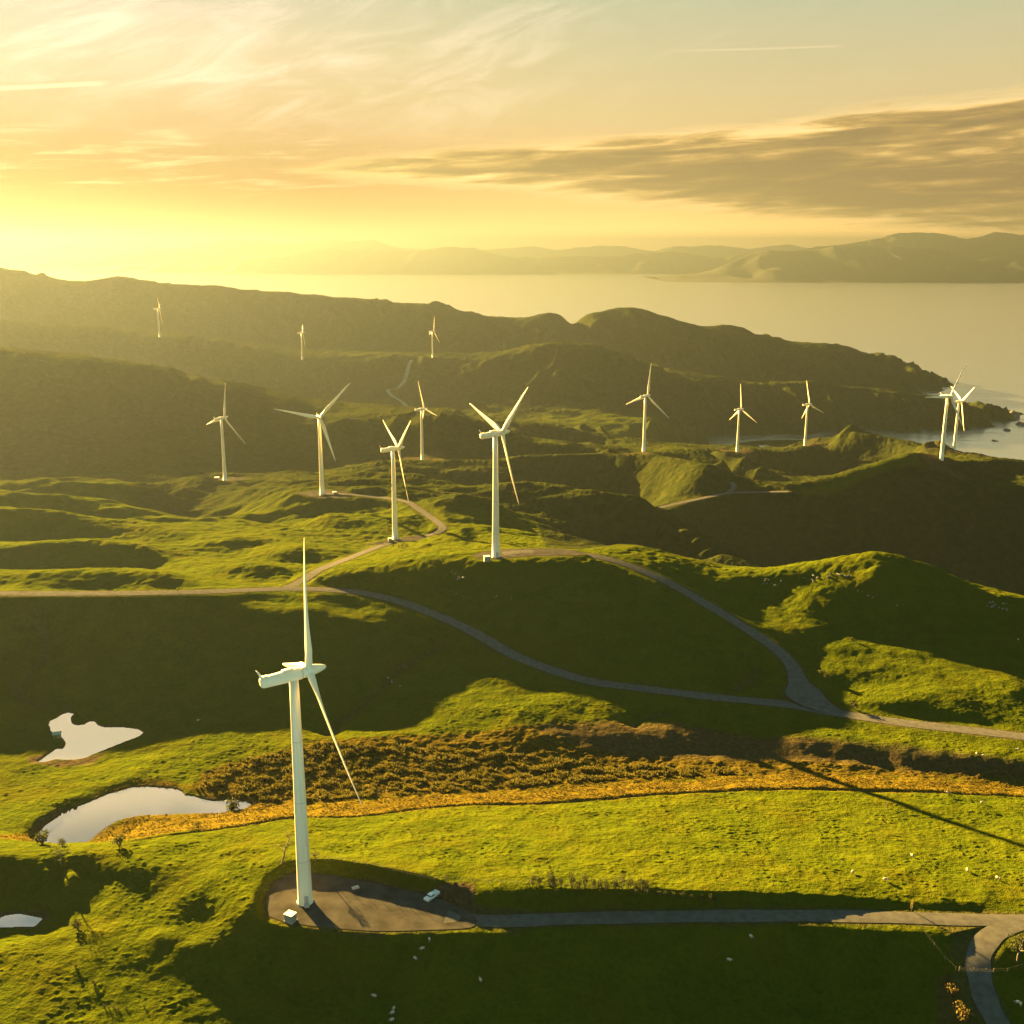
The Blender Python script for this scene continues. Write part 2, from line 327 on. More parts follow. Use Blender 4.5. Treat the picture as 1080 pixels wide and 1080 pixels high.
def near(X, Y, line, r):
    l = np.array(line); return (X > l[:, 0].min()-r) & (X < l[:, 0].max()+r) & (Y > l[:, 1].min()-r) & (Y < l[:, 1].max()+r)

def smooth_line(line, n=6):             # Catmull-Rom
    l = [line[0]] + list(line) + [line[-1]]; out = []
    for i in range(1, len(l) - 2):
        p0, p1, p2, p3 = [np.array(q) for q in l[i-1:i+3]]
        for k in range(n):
            t = k / n
            out.append(.5 * ((2*p1) + (-p0+p2)*t + (2*p0-5*p1+4*p2-p3)*t*t + (-p0+3*p1-3*p2+p3)*t**3))
    out.append(np.array(l[-2])); return out
ROADL = {}
for k, (w, l) in ROADS.items():
    l = smooth_line(l); hw = np.full(len(l), w / 2)
    if k == 'branch_road':
        st = np.cumsum([0] + [math.hypot(b[0]-a[0], b[1]-a[1]) for a, b in zip(l[:-1], l[1:])]); hw = hw * (1 + 1.5 * np.exp(-((st - 16) / 11) ** 2))
    ROADL[k] = (w, [np.array([*p, q]) for p, q in zip(l, hw)])
PADZ = {k: float(np.mean([p[2] for p in l])) for k, l in PADS.items()}

def pxpoly(l, z): return [ptZ(u, v, z) for u, v in l]
# cover of the land: dry grass, scrub, bare earth, rough rushes
DRY = [[ptZ(u,v,z) for u,v,z in [(-20,893,-8),(20,880,-11.5),(60,858,-12.6),(105,834,-13),(140,822,-13.2),(180,824,-13.4),(205,833,-14),(150,829,-14),(110,838,-14.2),(60,860,-14.2),(38,880,-14.2),(36,896,-10)]],
       [ptZ(u,v,z) for u,v,z in [(92,890,-13),(120,868,-14),(150,860,-14.4),(240,856,-14.4),(270,848,-14),(330,850,-14),(400,842,-15),(480,838,-16),(560,834,-17),(640,826,-19),(740,822,-19.5),(840,816,-20),(1000,822,-20),(1400,832,-20),(1400,846,-18),(1080,839.5,-17.5),(950,835,-17.5),(830,833,-17),(740,835,-16.5),(680,839,-16),(620,844,-15),(560,848,-14),(480,851,-13),(430,855,-12),(370,863,-9.5),(300,864,-8.6),(220,876,-5.5),(140,887,-6)]]]
ROUGH = [[ptZ(u,v,z) for u,v,z in [(200,835,-14),(215,815,-14.2),(240,805,-14.3),(300,793,-15),(340,780,-16),(450,776,-19),(560,772,-20),(680,768,-21),(800,779,-21),(920,796,-20),(1080,812,-19),(1400,830,-19),(1400,832,-20),(1000,822,-20),(840,816,-20),(740,822,-19.5),(640,826,-19),(560,834,-17),(480,838,-16),(400,842,-15),(330,850,-13),(270,848,-12),(240,842,-12)]]]
EARTHBANK = [ptZ(u,v,z) for u,v,z in [(560,772,-20),(680,768,-21),(830,781,-20),(940,790,-19),(1080,807,-18),(1300,830,-18),(1300,842,-19.5),(1080,820,-19.5),(900,806,-20.3),(760,798,-20.5),(660,795,-20.3),(600,785,-20)]]
BORDER = smooth_line([ptZ(u,v,z) for u,v,z in [(140,887,-3.5),(220,876,-5),(300,863,-8.6),(370,862,-9.5),(430,854,-12),(480,850,-13),(560,847,-14),(620,843,-15),(680,838,-16),(740,834,-16.5),(830,832,-17),(950,834,-17.5),(1080,839,-17.5),(1400,845,-18)]])
STREAM = [smooth_line([ptZ(*p) for p in [(35,650,1),(48,672,-7),(44,695,-12),(25,712,-13.5),(20,725,-15),(40,735,-16.5),(66,742,-17),(74,752,-17)]]),
          smooth_line([ptZ(*p) for p in [(470,680,-12),(430,700,-15.5),(405,718,-18),(385,735,-18.5),(362,750,-18.5),(345,768,-17)]]),
          smooth_line([ptZ(*p) for p in [(800,700,-12.6),(790,714,-15.6),(775,724,-16.8)]]),
          smooth_line([ptZ(*p) for p in [(705,752,-19.6),(680,760,-20.3),(668,766,-20.6)]])]
BANK = smooth_line([ptZ(*p) for p in [(385,622,1.6),(420,628,1.4),(455,640,0)]])
MUD = [ptZ(u,v,-17.1) for u,v in [(28,799),(45,797),(60,803),(100,797),(112,795),(98,806),(62,810),(30,806)]]
CUT = [ptZ(u,v,z) for u,v,z in [(300,921,.5),(340,919,1),(400,927,1),(450,938,1),(500,935,2),(502,968,.2),(480,958,.2),(450,946,.2),(400,934,.2),(340,923,.2)]]
CUT2 = [ptZ(u,v,z) for u,v,z in [(502,952,1.4),(540,956,1),(600,957,.8),(640,957,.4),(640,961,-.6),(560,965,-.6),(502,966,0)]]
TERR = [ptZ(u,v,z) for u,v,z in [(980,965,-3),(1020,972,-3),(1030,1010,-3.6),(1032,1050,-4.5),(1046,1090,-6),(1000,1090,-8),(985,1024,-5),(1015,1020,-4.4),(1000,990,-3.2)]]

# ------------------------------------------------------------------ fine grid
def steps(lo, hi, d):
    n = int(round((hi-lo)/d)); return list(lo + (hi-lo) * np.arange(n) / n)
lY = steps(math.log(185), math.log(208), .006) + steps(math.log(208), math.log(430), .00125) + steps(math.log(430), math.log(900), .0022) + steps(math.log(900), math.log(3800), .0032) + steps(math.log(3800), math.log(4700), .02)
aX = steps(-1.1, -.64, .006) + steps(-.64, .64, .00125) + steps(.64, .96, .006)
lY = np.array(lY); aX = np.array(aX); nR, nC = len(lY), len(aX)
Yg = np.repeat(np.exp(lY)[:, None], nC, 1); Xg = aX[None] * Yg
print('grid', nR, nC, 'ctrl', N)
h = base_h(Xg, Yg)
# slope of the broad land
dx = np.gradient(h, axis=1) / np.gradient(Xg, axis=1)
dy = np.gradient(h, axis=0) / np.gradient(Yg, axis=0)
slope = np.hypot(dx, dy)
dryM = np.zeros_like(h); roughM = np.zeros_like(h); earthM = np.zeros_like(h)
wob = 1.6 * fbm(Xg / 9, Yg / 9, 3, 5)
def pmask(poly, soft=2.0, w=1.0):
    m = np.zeros_like(h); sel = near(Xg, Yg, poly, 12)
    m[sel] = 1 - sstep(-soft, soft, poly_sd(Xg[sel], Yg[sel], poly) + w * wob[sel]); return m
for p in DRY: dryM = np.maximum(dryM, .9 * pmask(p, 2.6, 1.2))
for p in ROUGH: roughM = np.maximum(roughM, pmask(p, 2, 1))
ebM = pmask(EARTHBANK, 4); earthM = np.maximum(earthM, .75 * ebM)
earthM = np.maximum(earthM, pmask(MUD, .8, .4)); earthM = np.maximum(earthM, pmask(CUT, .7, .4)); earthM = np.maximum(earthM, .8 * pmask(CUT2, .7, .4))
earthM = np.maximum(earthM, .55 * pmask(TERR, 1.5))
far = sstep(560, 800, Yg + 120 * fbm(Xg / 160, Yg / 160, 3, 33))
paddock = np.zeros_like(h)
# left grass mounds stay pasture further out; gullied scrub elsewhere
scrubM = sstep(790, 900, Yg + .35 * Xg + 60 * fbm(Xg / 120, Yg / 120, 4, 21))
rsel = (Xg > 20) & (Yg > 575)
scrubM = np.where(rsel, np.maximum(scrubM, sstep(575, 620, Yg + 14 * fbm(Xg/30, Yg/30, 3, 8) - .25 * np.clip(Xg - 180, -200, 400) * (Xg > 180) * .4)), scrubM)
topgrass = sstep(.16, .02, slope) * scrubM * sstep(-.15, .35, fbm(Xg/90, Yg/90, 3, 77))
scrubM = np.clip(scrubM - .4 * topgrass, 0, 1)
# pasture on top of ridge K near T10
kp = [ptY(u,v,Y) for u,v,Y in [(835,517,1062),(870,506,1080),(930,486,1102),(965,478,1112),(975,484,1100),(930,497,1082),(880,512,1060)]]
scrubM *= 1 - .9 * pmask(kp, 8, 0)
gl = [ptY(u,v,Y) for u,v,Y in [(560,425,2200),(660,420,2300),(740,440,2350),(730,468,2000),(640,470,1860),(600,450,2000)]]
scrubM *= 1 - .6 * pmask(gl, 40, 10)

# gullies and spurs on the steep far land
amp = sstep(.12, .45, slope) * sstep(900, 1500, Yg) * (1 - .9 * sstep(120, 220, Xg) * sstep(1380, 1280, Yg))
wx = 60 * fbm(Xg / 300, Yg / 300, 2, 3)
rid = 1 - np.abs(noise((Xg + wx + .35*Yg) / 125, (Yg - wx) / 300, 11)) * 2
rid2 = 1 - np.abs(noise((Xg - wx) / 62, (Yg + wx) / 100, 12)) * 2
h += amp * (30 * (rid - .62) + 11 * (rid2 - .62)) * np.clip(Yg / 1800, .35, 1.3)
h += sstep(500, 1400, Yg) * (2.2 * fbm(Xg / 55, Yg / 55, 4, 14)) * np.clip(Yg / 1500, .4, 1.5)
# scrub texture: bushes
sc = sstep(600, 800, Yg) * scrubM
h += sc * (1.3 * np.abs(noise(Xg / 7, Yg / 7, 41)) + .9 * np.abs(noise(Xg / 3.4, Yg / 3.4, 42))) * np.clip(Yg / 1200, .6, 2)
h += sstep(720, 860, Yg) * (1 - sstep(1150, 1400, Yg)) * (1 - sstep(60, 220, Xg)) * 6.5 * fbm(Xg / 100, Yg / 64, 4, 58)
for u, v, Y, A_, sx_, sy_ in [(656,331,3490,30,120,240),(588,333,3500,20,70,200),(604,344,3500,-34,26,300),(432,322,3530,10,45,160),(462,320,3530,10,30,160),(770,347,3440,12,50,200),(230,303,3600,8,60,160),(130,296,3660,12,60,160),(592,367,2700,14,110,160),(740,400,2650,10,45,120),(860,406,2640,9,50,120)]:
    cx_, cy_, _ = ptY(u, v, Y); h += A_ * np.exp(-.5 * ((Xg - cx_) / sx_) ** 2 - .5 * ((Yg - cy_) / sy_) ** 2)
h += sstep(470, 580, Yg) * (1 - sstep(820, 980, Yg)) * (1 - scrubM) * .45 * fbm(Xg / 5.5, Yg / 4.5, 2, 66)
# pasture roll and tussock
pn = 1 - sstep(700, 900, Yg)
h += pn * sstep(560, 640, Yg) * (1 - sstep(0, 120, Xg)) * 1.5 * fbm(Xg / 80, Yg / 46, 3, 50) * sstep(3, 14, np.abs(Xg + .11 * Yg))
h += sstep(385, 430, Yg) * (1 - sstep(520, 600, Yg)) * 2.0 * fbm(Xg / 58, Yg / 44, 2, 59)
h += pn * (.55 * fbm(Xg / 26, Yg / 26, 3, 51) + .14 * fbm(Xg / 5.5, Yg / 5.5, 2, 52))
tus = np.clip(fbm(Xg / 1.9, Yg / 1.3, 2, 55) - .05, 0, 1)
patch = sstep(-.35, .5, fbm(Xg / 14, Yg / 14, 2, 56))
h += pn * (1 - dryM) * (1 - .8 * ebM) * (1 - sstep(370, 520, Yg)) * (.24 + .18 * sstep(245, 300, Yg)) * tus * (.35 + .65 * patch)
h += roughM * (1 - .85 * ebM) * (.45 * fbm(Xg / 6, Yg / 5, 3, 61) + .2 * np.abs(noise(Xg/1.3, Yg/1.1, 62)))
h += dryM * (.35 * np.abs(noise(Xg / 1.3, Yg / 1.0, 63)) + .25 * np.clip(noise(Xg / 4, Yg / 4, 64), 0, 1))

# the little scarp where the paddock meets the dry grass, and stream beds
sel = near(Xg, Yg, BORDER, 15)
d, zz = seg_dist(Xg[sel], Yg[sel], BORDER)
h[sel] -= .9 * np.exp(-(d / 1.3) ** 2); earthM[sel] = np.maximum(earthM[sel], .7 * np.exp(-(d / 1.0) ** 2))
for ln, dep in zip(STREAM, (4.2, 3.8, 2.8, 2.4)):
    sel = near(Xg, Yg, ln, 20)
    d, zz = seg_dist(Xg[sel], Yg[sel], ln); d = d + .8 * wob[sel]
    h[sel] -= dep * np.exp(-(d / 4.2) ** 2); earthM[sel] = np.maximum(earthM[sel], .55 * np.exp(-(d / 1.6) ** 2))
# roads and pads
roadD = np.full_like(h, 1e9)
def carve(sel, d, zt, sh, sink=.28):
    w = 1 - sstep(.9, sh, d)
    h[sel] = h[sel] * (1 - w) + zt * w
    h[sel] -= sink * (1 - sstep(-1.4, -.2, d))
    roadD[sel] = np.minimum(roadD[sel], d)
rd = np.full_like(h, 1e9); rz = np.zeros_like(h); rs = np.full_like(h, 9.0)
for k, (w, l) in ROADL.items():
    sel = near(Xg, Yg, l, w/2 + 18); d, zt = seg_dist(Xg[sel], Yg[sel], l)
    m = d < rd[sel]
    rz[sel] = np.where(m, zt, rz[sel]); rs[sel] = np.where(m, {'pad_road': 5., 'valley_road': 11.}.get(k, 8.), rs[sel]); rd[sel] = np.where(m, d, rd[sel])
sel = rd < 20
carve(sel, rd[sel], rz[sel] - .03, rs[sel])
for k, l in PADS.items():
    sel = near(Xg, Yg, l, 14); d = poly_sd(Xg[sel], Yg[sel], l)
    carve(sel, d, PADZ[k] - .03, 3.6 if k == 'near_pad' else 7.0)
earthM = np.maximum(earthM, .55 * (1 - sstep(.2, 2.2, roadD + .8 * wob)))
sel = near(Xg, Yg, BANK, 10); d, zz = seg_dist(Xg[sel], Yg[sel], BANK); earthM[sel] = np.maximum(earthM[sel], .8 * np.exp(-(d/2.2)**2))
# bare scree around the far pads
for X, Y, r in [(-117,1384,34),(156,1252,26),(348,1634,42),(484,1750,40),(455,1118,30),(581,1390,44),(-308,1128,26)]:
    earthM = np.maximum(earthM, .8 * (1 - sstep(r*.5, r, np.hypot(Xg - X, (Yg - Y)) + r * .5 * fbm(Xg/20, Yg/20, 3, 90))))
# ponds
for k, (zp, poly) in PONDW.items():
    sel = near(Xg, Yg, poly, 14); d = poly_sd(Xg[sel], Yg[sel], poly)
    t = sstep(7, .3, d)
    tgt = zp + .25 + .12 * np.clip(d, 0, 9)
    hh = h[sel]; hh = hh * (1 - t) + np.where(hh > zp + 1.6, np.minimum(hh, zp + .9 + .6*d), tgt) * t
    hh = np.where(d < 9, np.maximum(hh, zp + .12 + .05*d), hh)
    hh = np.where(d < 0.15, zp - np.minimum(1.2, .25 - .6 * np.minimum(d, 0)), hh)
    h[sel] = hh
# unseen spur added beyond the left edge to shade the pond flat
ld = (Xg + .566 * Yg) / 1.14
h += 20 * np.exp(-(ld / np.where(ld < 0, 90.0, 22.0)) ** 2) * sstep(540, 610, Yg) * (1 - sstep(720, 840, Yg))
for k, (zp, poly) in PONDW.items():
    sel = near(Xg, Yg, poly, 6); d = poly_sd(Xg[sel], Yg[sel], poly); earthM[sel] = np.maximum(earthM[sel], .8 * sstep(1.7, .3, d + .9 * wob[sel]))
# the coast: nothing may pierce the sea by accident
SEA = -230.0
ZF = h
def ground_z(x, y):
    l = np.interp(math.log(y), lY, np.arange(nR)); a = np.interp(x / y, aX, np.arange(nC))
    i = min(int(l), nR-2); j = min(int(a), nC-2); fl, fa = l-i, a-j
    return float((ZF[i,j]*(1-fa)+ZF[i,j+1]*fa)*(1-fl) + (ZF[i+1,j]*(1-fa)+ZF[i+1,j+1]*fa)*fl)
def on_ground(u, v):                    # where a surveyed sight line meets the land
    lo = None
    sv = s_of(v); yc = (540 - v) / F
    k = (u - 540.0) / F
    for Y in np.exp(np.linspace(math.log(200), math.log(3700), 1600)):
        z = H - Y * sv; X = k * (Y * CP + (H - z) * SP)
        if ground_z(X, Y) >= z: return (float(X), float(Y), ground_z(X, Y))
    return None

# ------------------------------------------------------------------ mesh helpers
def grid_mesh(name, X, Y, Zv, attrs=None):
    nr, nc = X.shape
    me = bpy.data.meshes.new(name); me.vertices.add(nr*nc)
    me.vertices.foreach_set('co', np.stack([X, Y, Zv], -1).astype(np.float32).ravel())
    idx = np.arange(nr*nc).reshape(nr, nc)
    q = np.stack([idx[:-1,:-1], idx[:-1,1:], idx[1:,1:], idx[1:,:-1]], -1).reshape(-1, 4)
    me.loops.add(q.size); me.loops.foreach_set('vertex_index', q.ravel().astype(np.int32))
    me.polygons.add(len(q)); me.polygons.foreach_set('loop_start', (np.arange(len(q))*4).astype(np.int32))
    me.polygons.foreach_set('use_smooth', np.ones(len(q), bool))
    me.update(calc_edges=True)
    if attrs is not None:
        at = me.attributes.new('cover', 'FLOAT_COLOR', 'POINT'); at.data.foreach_set('color', attrs.astype(np.float32).ravel())
    return me
def link(name, me, mat=None, parent=None):
    o = bpy.data.objects.new(name, me); COL.objects.link(o)
    if mat and me and not me.materials: me.materials.append(mat)
    if parent: o.parent = parent
    return o
def tag(o, label=None, cat=None, group=None, kind=None):
    if label: o['label'] = label
    if cat: o['category'] = cat
    if group: o['group'] = group
    if kind: o['kind'] = kind
    return o
def empty(name, loc, rz=0):
    o = bpy.data.objects.new(name, None); COL.objects.link(o); o.location = loc; o.rotation_euler = (0,0,rz)
    o.empty_display_size = .5; return o
def copy_tree(o, parent=None):
    c = o.copy(); COL.objects.link(c); c.parent = parent
    for ch in o.children: copy_tree(ch, c)
    return c
def bm_mesh(name, bm, smooth=False):
    me = bpy.data.meshes.new(name); bm.normal_update(); bm.to_mesh(me); bm.free()
    if smooth: me.polygons.foreach_set('use_smooth', np.ones(len(me.polygons), bool))
    return me
def add_box(bm, c, s, rz=0, bevel=0, taper=1.0):
    r = bmesh.ops.create_cube(bm, size=1)
    for v in r['verts']:
        k = taper if v.co.z > 0 else 1
        x, y = v.co.x*s[0]*k, v.co.y*s[1]*k
        v.co = Vector((c[0] + x*math.cos(rz) - y*math.sin(rz), c[1] + x*math.sin(rz) + y*math.cos(rz), c[2] + v.co.z*s[2]))
    if bevel:
        es = list({e for v in r['verts'] for e in v.link_edges})
        bmesh.ops.bevel(bm, geom=es, offset=bevel, segments=2, affect='EDGES', profile=.5)
def add_tube(bm, path, radii, n=8, cap=True):
    rings = []
    for i, p in enumerate(path):
        p = Vector(p); a = Vector(path[max(i-1,0)]); b = Vector(path[min(i+1,len(path)-1)])
        t = (b-a).normalized(); s = t.orthogonal().normalized() if abs(t.z) < .9 else Vector((1,0,0)); s = (s - t*s.dot(t)).normalized(); u = t.cross(s)
        rings.append([bm.verts.new(p + radii[i]*(math.cos(2*math.pi*k/n)*s + math.sin(2*math.pi*k/n)*u)) for k in range(n)])
    for r0, r1 in zip(rings[:-1], rings[1:]):
        for k in range(n): bm.faces.new((r0[k], r0[(k+1)%n], r1[(k+1)%n], r1[k]))
    if cap:
        bm.faces.new(rings[0][::-1]); bm.faces.new(rings[-1])

# ------------------------------------------------------------------ materials
def new_mat(name):
    m = bpy.data.materials.new(name); m.use_nodes = True; nt = m.node_tree
    b = nt.nodes['Principled BSDF']; return m, nt, b
def node(nt, t, **kw):
    n = nt.nodes.new(t)
    for k, v in kw.items():
        if k in n.inputs.keys(): n.inputs[k].default_value = v
        else: setattr(n, k, v)
    return n
def ramp(nt, fac, stops, interp='LINEAR'):
    n = nt.nodes.new('ShaderNodeValToRGB'); n.color_ramp.interpolation = interp
    el = n.color_ramp.elements
    while len(el) < len(stops): el.new(.5)
    for e, (p, c) in zip(el, stops): e.position = p; e.color = (*c, 1) if len(c) == 3 else c
    nt.links.new(fac, n.inputs[0]); return n
def mix(nt, fac, a, b, blend='MIX'):
    n = nt.nodes.new('ShaderNodeMix'); n.data_type = 'RGBA'; n.blend_type = blend; n.clamp_factor = False
    for s, v in ((n.inputs[0], fac), (n.inputs[6], a), (n.inputs[7], b)):
        if hasattr(v, 'is_linked') or hasattr(v, 'links'): nt.links.new(v, s)
        elif isinstance(v, (tuple, list)): s.default_value = (*v, 1)
        else: s.default_value = v
    return n.outputs[2]
def math_n(nt, op, a, b=None, clamp=False):
    n = nt.nodes.new('ShaderNodeMath'); n.operation = op; n.use_clamp = clamp
    for s, v in zip(n.inputs, (a, b)):
        if v is None: continue
        if hasattr(v, 'links'): nt.links.new(v, s)
        else: s.default_value = v
    return n.outputs[0]
def simple_mat(name, col, rough=.6, noise_amt=.12, scale=3.0, metallic=0, bump=0, spec=.5):
    m, nt, b = new_mat(name)
    tc = node(nt, 'ShaderNodeTexCoord'); n = node(nt, 'ShaderNodeTexNoise'); n.inputs['Scale'].default_value = scale; n.inputs['Detail'].default_value = 5
    nt.links.new(tc.outputs['Object'], n.inputs['Vector'])
    r = ramp(nt, n.outputs[0], [(.3, tuple(c*(1-noise_amt) for c in col)), (.7, tuple(min(1, c*(1+noise_amt)) for c in col))])
    nt.links.new(r.outputs[0], b.inputs['Base Color']); b.inputs['Roughness'].default_value = rough; b.inputs['Metallic'].default_value = metallic
    b.inputs['Specular IOR Level'].default_value = spec
    if bump:
        bp = node(nt, 'ShaderNodeBump'); bp.inputs['Strength'].default_value = bump; bp.inputs['Distance'].default_value = .1
        nt.links.new(n.outputs[0], bp.inputs['Height']); nt.links.new(bp.outputs[0], b.inputs['Normal'])
    return m

def ground_material():
    m, nt, b = new_mat('pasture_ground')
    geo = node(nt, 'ShaderNodeNewGeometry'); pos = geo.outputs['Position']
    at = node(nt, 'ShaderNodeAttribute'); at.attribute_name = 'cover'
    sep = node(nt, 'ShaderNodeSeparateColor'); nt.links.new(at.outputs['Color'], sep.inputs[0])
    dry, scrub, earth = sep.outputs[0], sep.outputs[1], sep.outputs[2]; rough = at.outputs['Alpha']
    def nz(scale, detail=6, rough_=.55, sx=None):
        n = node(nt, 'ShaderNodeTexNoise'); n.inputs['Scale'].default_value = scale; n.inputs['Detail'].default_value = detail; n.inputs['Roughness'].default_value = rough_
        nt.links.new(pos, n.inputs['Vector']); return n.outputs[0]
    n_big, n_mid, n_fine, n_tiny = nz(.02, 5), nz(.11, 6), nz(.7, 5, .6), nz(2.6, 3, .6)
    g1 = ramp(nt, n_mid, [(.3, (.024,.037,.0020)), (.5, (.037,.050,.0024)), (.7, (.056,.064,.0026))]).outputs[0]
    g2 = ramp(nt, n_fine, [(.28, (.018,.031,.0020)), (.52, (.041,.053,.0024)), (.75, (.062,.070,.0026))]).outputs[0]
    grass = mix(nt, .5, g1, g2)
    bigf = ramp(nt, n_big, [(.4, (0,0,0)), (.65, (1,1,1))]).outputs[0]
    grass = mix(nt, math_n(nt, 'MULTIPLY', bigf, .4), grass, (.054,.061,.0026))
    worn = ramp(nt, nz(.045, 7, .62), [(.5, (0,0,0)), (.68, (1,1,1))]).outputs[0]
    grass = mix(nt, math_n(nt, 'MULTIPLY', worn, .5), grass, (.050, .046, .003))
    dryc = ramp(nt, n_fine, [(.25, (.044,.032,.004)), (.5, (.075,.054,.006)), (.8, (.105,.074,.008))]).outputs[0]
    roughc = ramp(nt, n_fine, [(.28, (.017,.019,.004)), (.48, (.042,.034,.005)), (.62, (.070,.048,.006)), (.8, (.050,.045,.005))]).outputs[0]
    scr = ramp(nt, n_mid, [(.3, (.009,.015,.005)), (.5, (.017,.025,.006)), (.72, (.040,.038,.008))]).outputs[0]
    scr2 = ramp(nt, n_fine, [(.3, (.012,.016,.004)), (.7, (.034,.035,.007))]).outputs[0]
    scr = mix(nt, .45, scr, scr2)
    ear = ramp(nt, n_fine, [(.25, (.030,.023,.011)), (.55, (.052,.040,.020)), (.8, (.09,.07,.038))]).outputs[0]
    c = mix(nt, scrub, grass, scr); c = mix(nt, rough, c, roughc); c = mix(nt, dry, c, dryc); c = mix(nt, earth, c, ear)
    nt.links.new(c, b.inputs['Base Color']); b.inputs['Roughness'].default_value = 1; b.inputs['Specular IOR Level'].default_value = 0
    hsum = math_n(nt, 'ADD', math_n(nt, 'MULTIPLY', n_fine, .7), math_n(nt, 'MULTIPLY', n_tiny, .3))
    hsum = math_n(nt, 'ADD', hsum, math_n(nt, 'MULTIPLY', n_mid, 3.0))
    bp = node(nt, 'ShaderNodeBump'); bp.inputs['Strength'].default_value = 1.0; bp.inputs['Distance'].default_value = .9
    nt.links.new(hsum, bp.inputs['Height']); nt.links.new(bp.outputs[0], b.inputs['Normal'])
    return m
M_ground = ground_material()
M_road = simple_mat('gravel_road', (.074, .072, .066), 1.0, .22, .5, bump=.15, spec=0)
M_pale = simple_mat('pale_track_gravel', (.24, .20, .14), 1.0, .2, .1, spec=0)
M_pad = simple_mat('gravel_hardstand', (.045, .042, .036), 1.0, .32, .22, bump=.2, spec=0)
M_white = simple_mat('white_turbine_paint', (.80, .71, .50), .5, .035, .35, spec=.4)
def tower_mat():
    m, nt, b = new_mat('weathered_tower_paint')
    tc = node(nt, 'ShaderNodeTexCoord'); sp = node(nt, 'ShaderNodeSeparateXYZ'); nt.links.new(tc.outputs['Object'], sp.inputs[0])
    mp = node(nt, 'ShaderNodeMapping'); mp.inputs['Scale'].default_value = (1.6, 1.6, .07); nt.links.new(tc.outputs['Object'], mp.inputs[0])
    n = node(nt, 'ShaderNodeTexNoise'); n.inputs['Scale'].default_value = 1.0; n.inputs['Detail'].default_value = 6; nt.links.new(mp.outputs[0], n.inputs['Vector'])
    c = ramp(nt, n.outputs[0], [(.32, (.68, .60, .42)), (.6, (.80, .71, .50))]).outputs[0]
    jt = None
    for z in (13.0, 30.5, 48.0):
        k = math_n(nt, 'LESS_THAN', math_n(nt, 'ABSOLUTE', math_n(nt, 'SUBTRACT', sp.outputs[2], z)), .07); jt = k if jt is None else math_n(nt, 'MAXIMUM', jt, k)
    c = mix(nt, jt, c, (.36, .36, .33)); nt.links.new(c, b.inputs['Base Color']); b.inputs['Roughness'].default_value = .5; b.inputs['Specular IOR Level'].default_value = .4
    return m
M_tower = tower_mat()
M_blade = simple_mat('white_blade_gelcoat', (.78, .69, .49), .45, .03, .2, spec=.45)

def water_material(name, tint, rough, mirror, bscale, bstr, bdist):
    m, nt, b = new_mat(name)
    geo = node(nt, 'ShaderNodeNewGeometry')
    n = node(nt, 'ShaderNodeTexNoise'); n.inputs['Scale'].default_value = bscale; n.inputs['Detail'].default_value = 6
    mp = node(nt, 'ShaderNodeMapping'); mp.inputs['Scale'].default_value = (.5, 1.0, 1); nt.links.new(geo.outputs['Position'], mp.inputs[0]); nt.links.new(mp.outputs[0], n.inputs['Vector'])
    bp = node(nt, 'ShaderNodeBump'); bp.inputs['Strength'].default_value = bstr; bp.inputs['Distance'].default_value = bdist
    nt.links.new(n.outputs[0], bp.inputs['Height'])
    b.inputs['Base Color'].default_value = (*tint, 1); b.inputs['Roughness'].default_value = rough; b.inputs['IOR'].default_value = 1.333; b.inputs['Specular IOR Level'].default_value = .5
    nt.links.new(bp.outputs[0], b.inputs['Normal'])
    g = node(nt, 'ShaderNodeBsdfGlossy'); g.inputs['Roughness'].default_value = rough; g.inputs['Color'].default_value = (.95, .95, .93, 1); nt.links.new(bp.outputs[0], g.inputs['Normal'])
    mx = node(nt, 'ShaderNodeMixShader'); mx.inputs[0].default_value = mirror
    nt.links.new(b.outputs[0], mx.inputs[1]); nt.links.new(g.outputs[0], mx.inputs[2])
    nt.links.new(mx.outputs[0], nt.nodes['Material Output'].inputs['Surface'])
    return m
M_pond = water_material('still_pond_water', (.05, .045, .03), .02, .55, .8, .02, .05)
M_sea = water_material('sea_water', (.02, .035, .035), .22, .85, .012, .8, 3.0)

# ------------------------------------------------------------------ the land, roads, ponds, sea
cover = np.stack([dryM, scrubM, np.clip(earthM, 0, 1), roughM], -1)
g = link('ground', grid_mesh('ground', Xg, Yg, ZF, cover), M_ground); tag(g, kind='structure')

def road_mesh(name, w, line):
    X = []; Yv = []; Zz = []
    l = [np.array(p) for p in line]
    for i, p in enumerate(l):
        t = l[min(i+1, len(l)-1)] - l[max(i-1, 0)]; t = t[:2] / (np.hypot(*t[:2]) + 1e-9); nrm = np.array([t[1], -t[0]])
        ww = 2 * p[3] * (1 + .04 * math.sin(i * .9))
        k = np.linspace(-.5, .5, 7)
        X.append(p[0] + nrm[0]*k*ww); Yv.append(p[1] + nrm[1]*k*ww); Zz.append(p[2] + .10 - .5 * np.abs(k)**2 * .35)
    return grid_mesh(name, np.array(X), np.array(Yv), np.array(Zz))
dz = 0
for k, (w, l) in ROADL.items():
    l2 = [p + np.array([0, 0, dz, 0]) for p in l]; dz += .006
    o = link('road', road_mesh('road', w, l2), M_pale if k in ('zigzag_track', 'shore_road') else M_road); tag(o, kind='structure')
def sheet(name, poly, z, mat, kind='structure', grow=0):
    bm = bmesh.new(); pl = smooth_line(list(poly) + [poly[0]], 3)[:-1]
    bm.faces.new([bm.verts.new((p[0], p[1], z)) for p in pl])
    bmesh.ops.triangulate(bm, faces=bm.faces[:])
    bmesh.ops.recalc_face_normals(bm, faces=bm.faces[:])
    if bm.faces[0].normal.z < 0: bmesh.ops.reverse_faces(bm, faces=bm.faces[:])
    o = link(name, bm_mesh(name, bm), mat); tag(o, kind=kind); return o
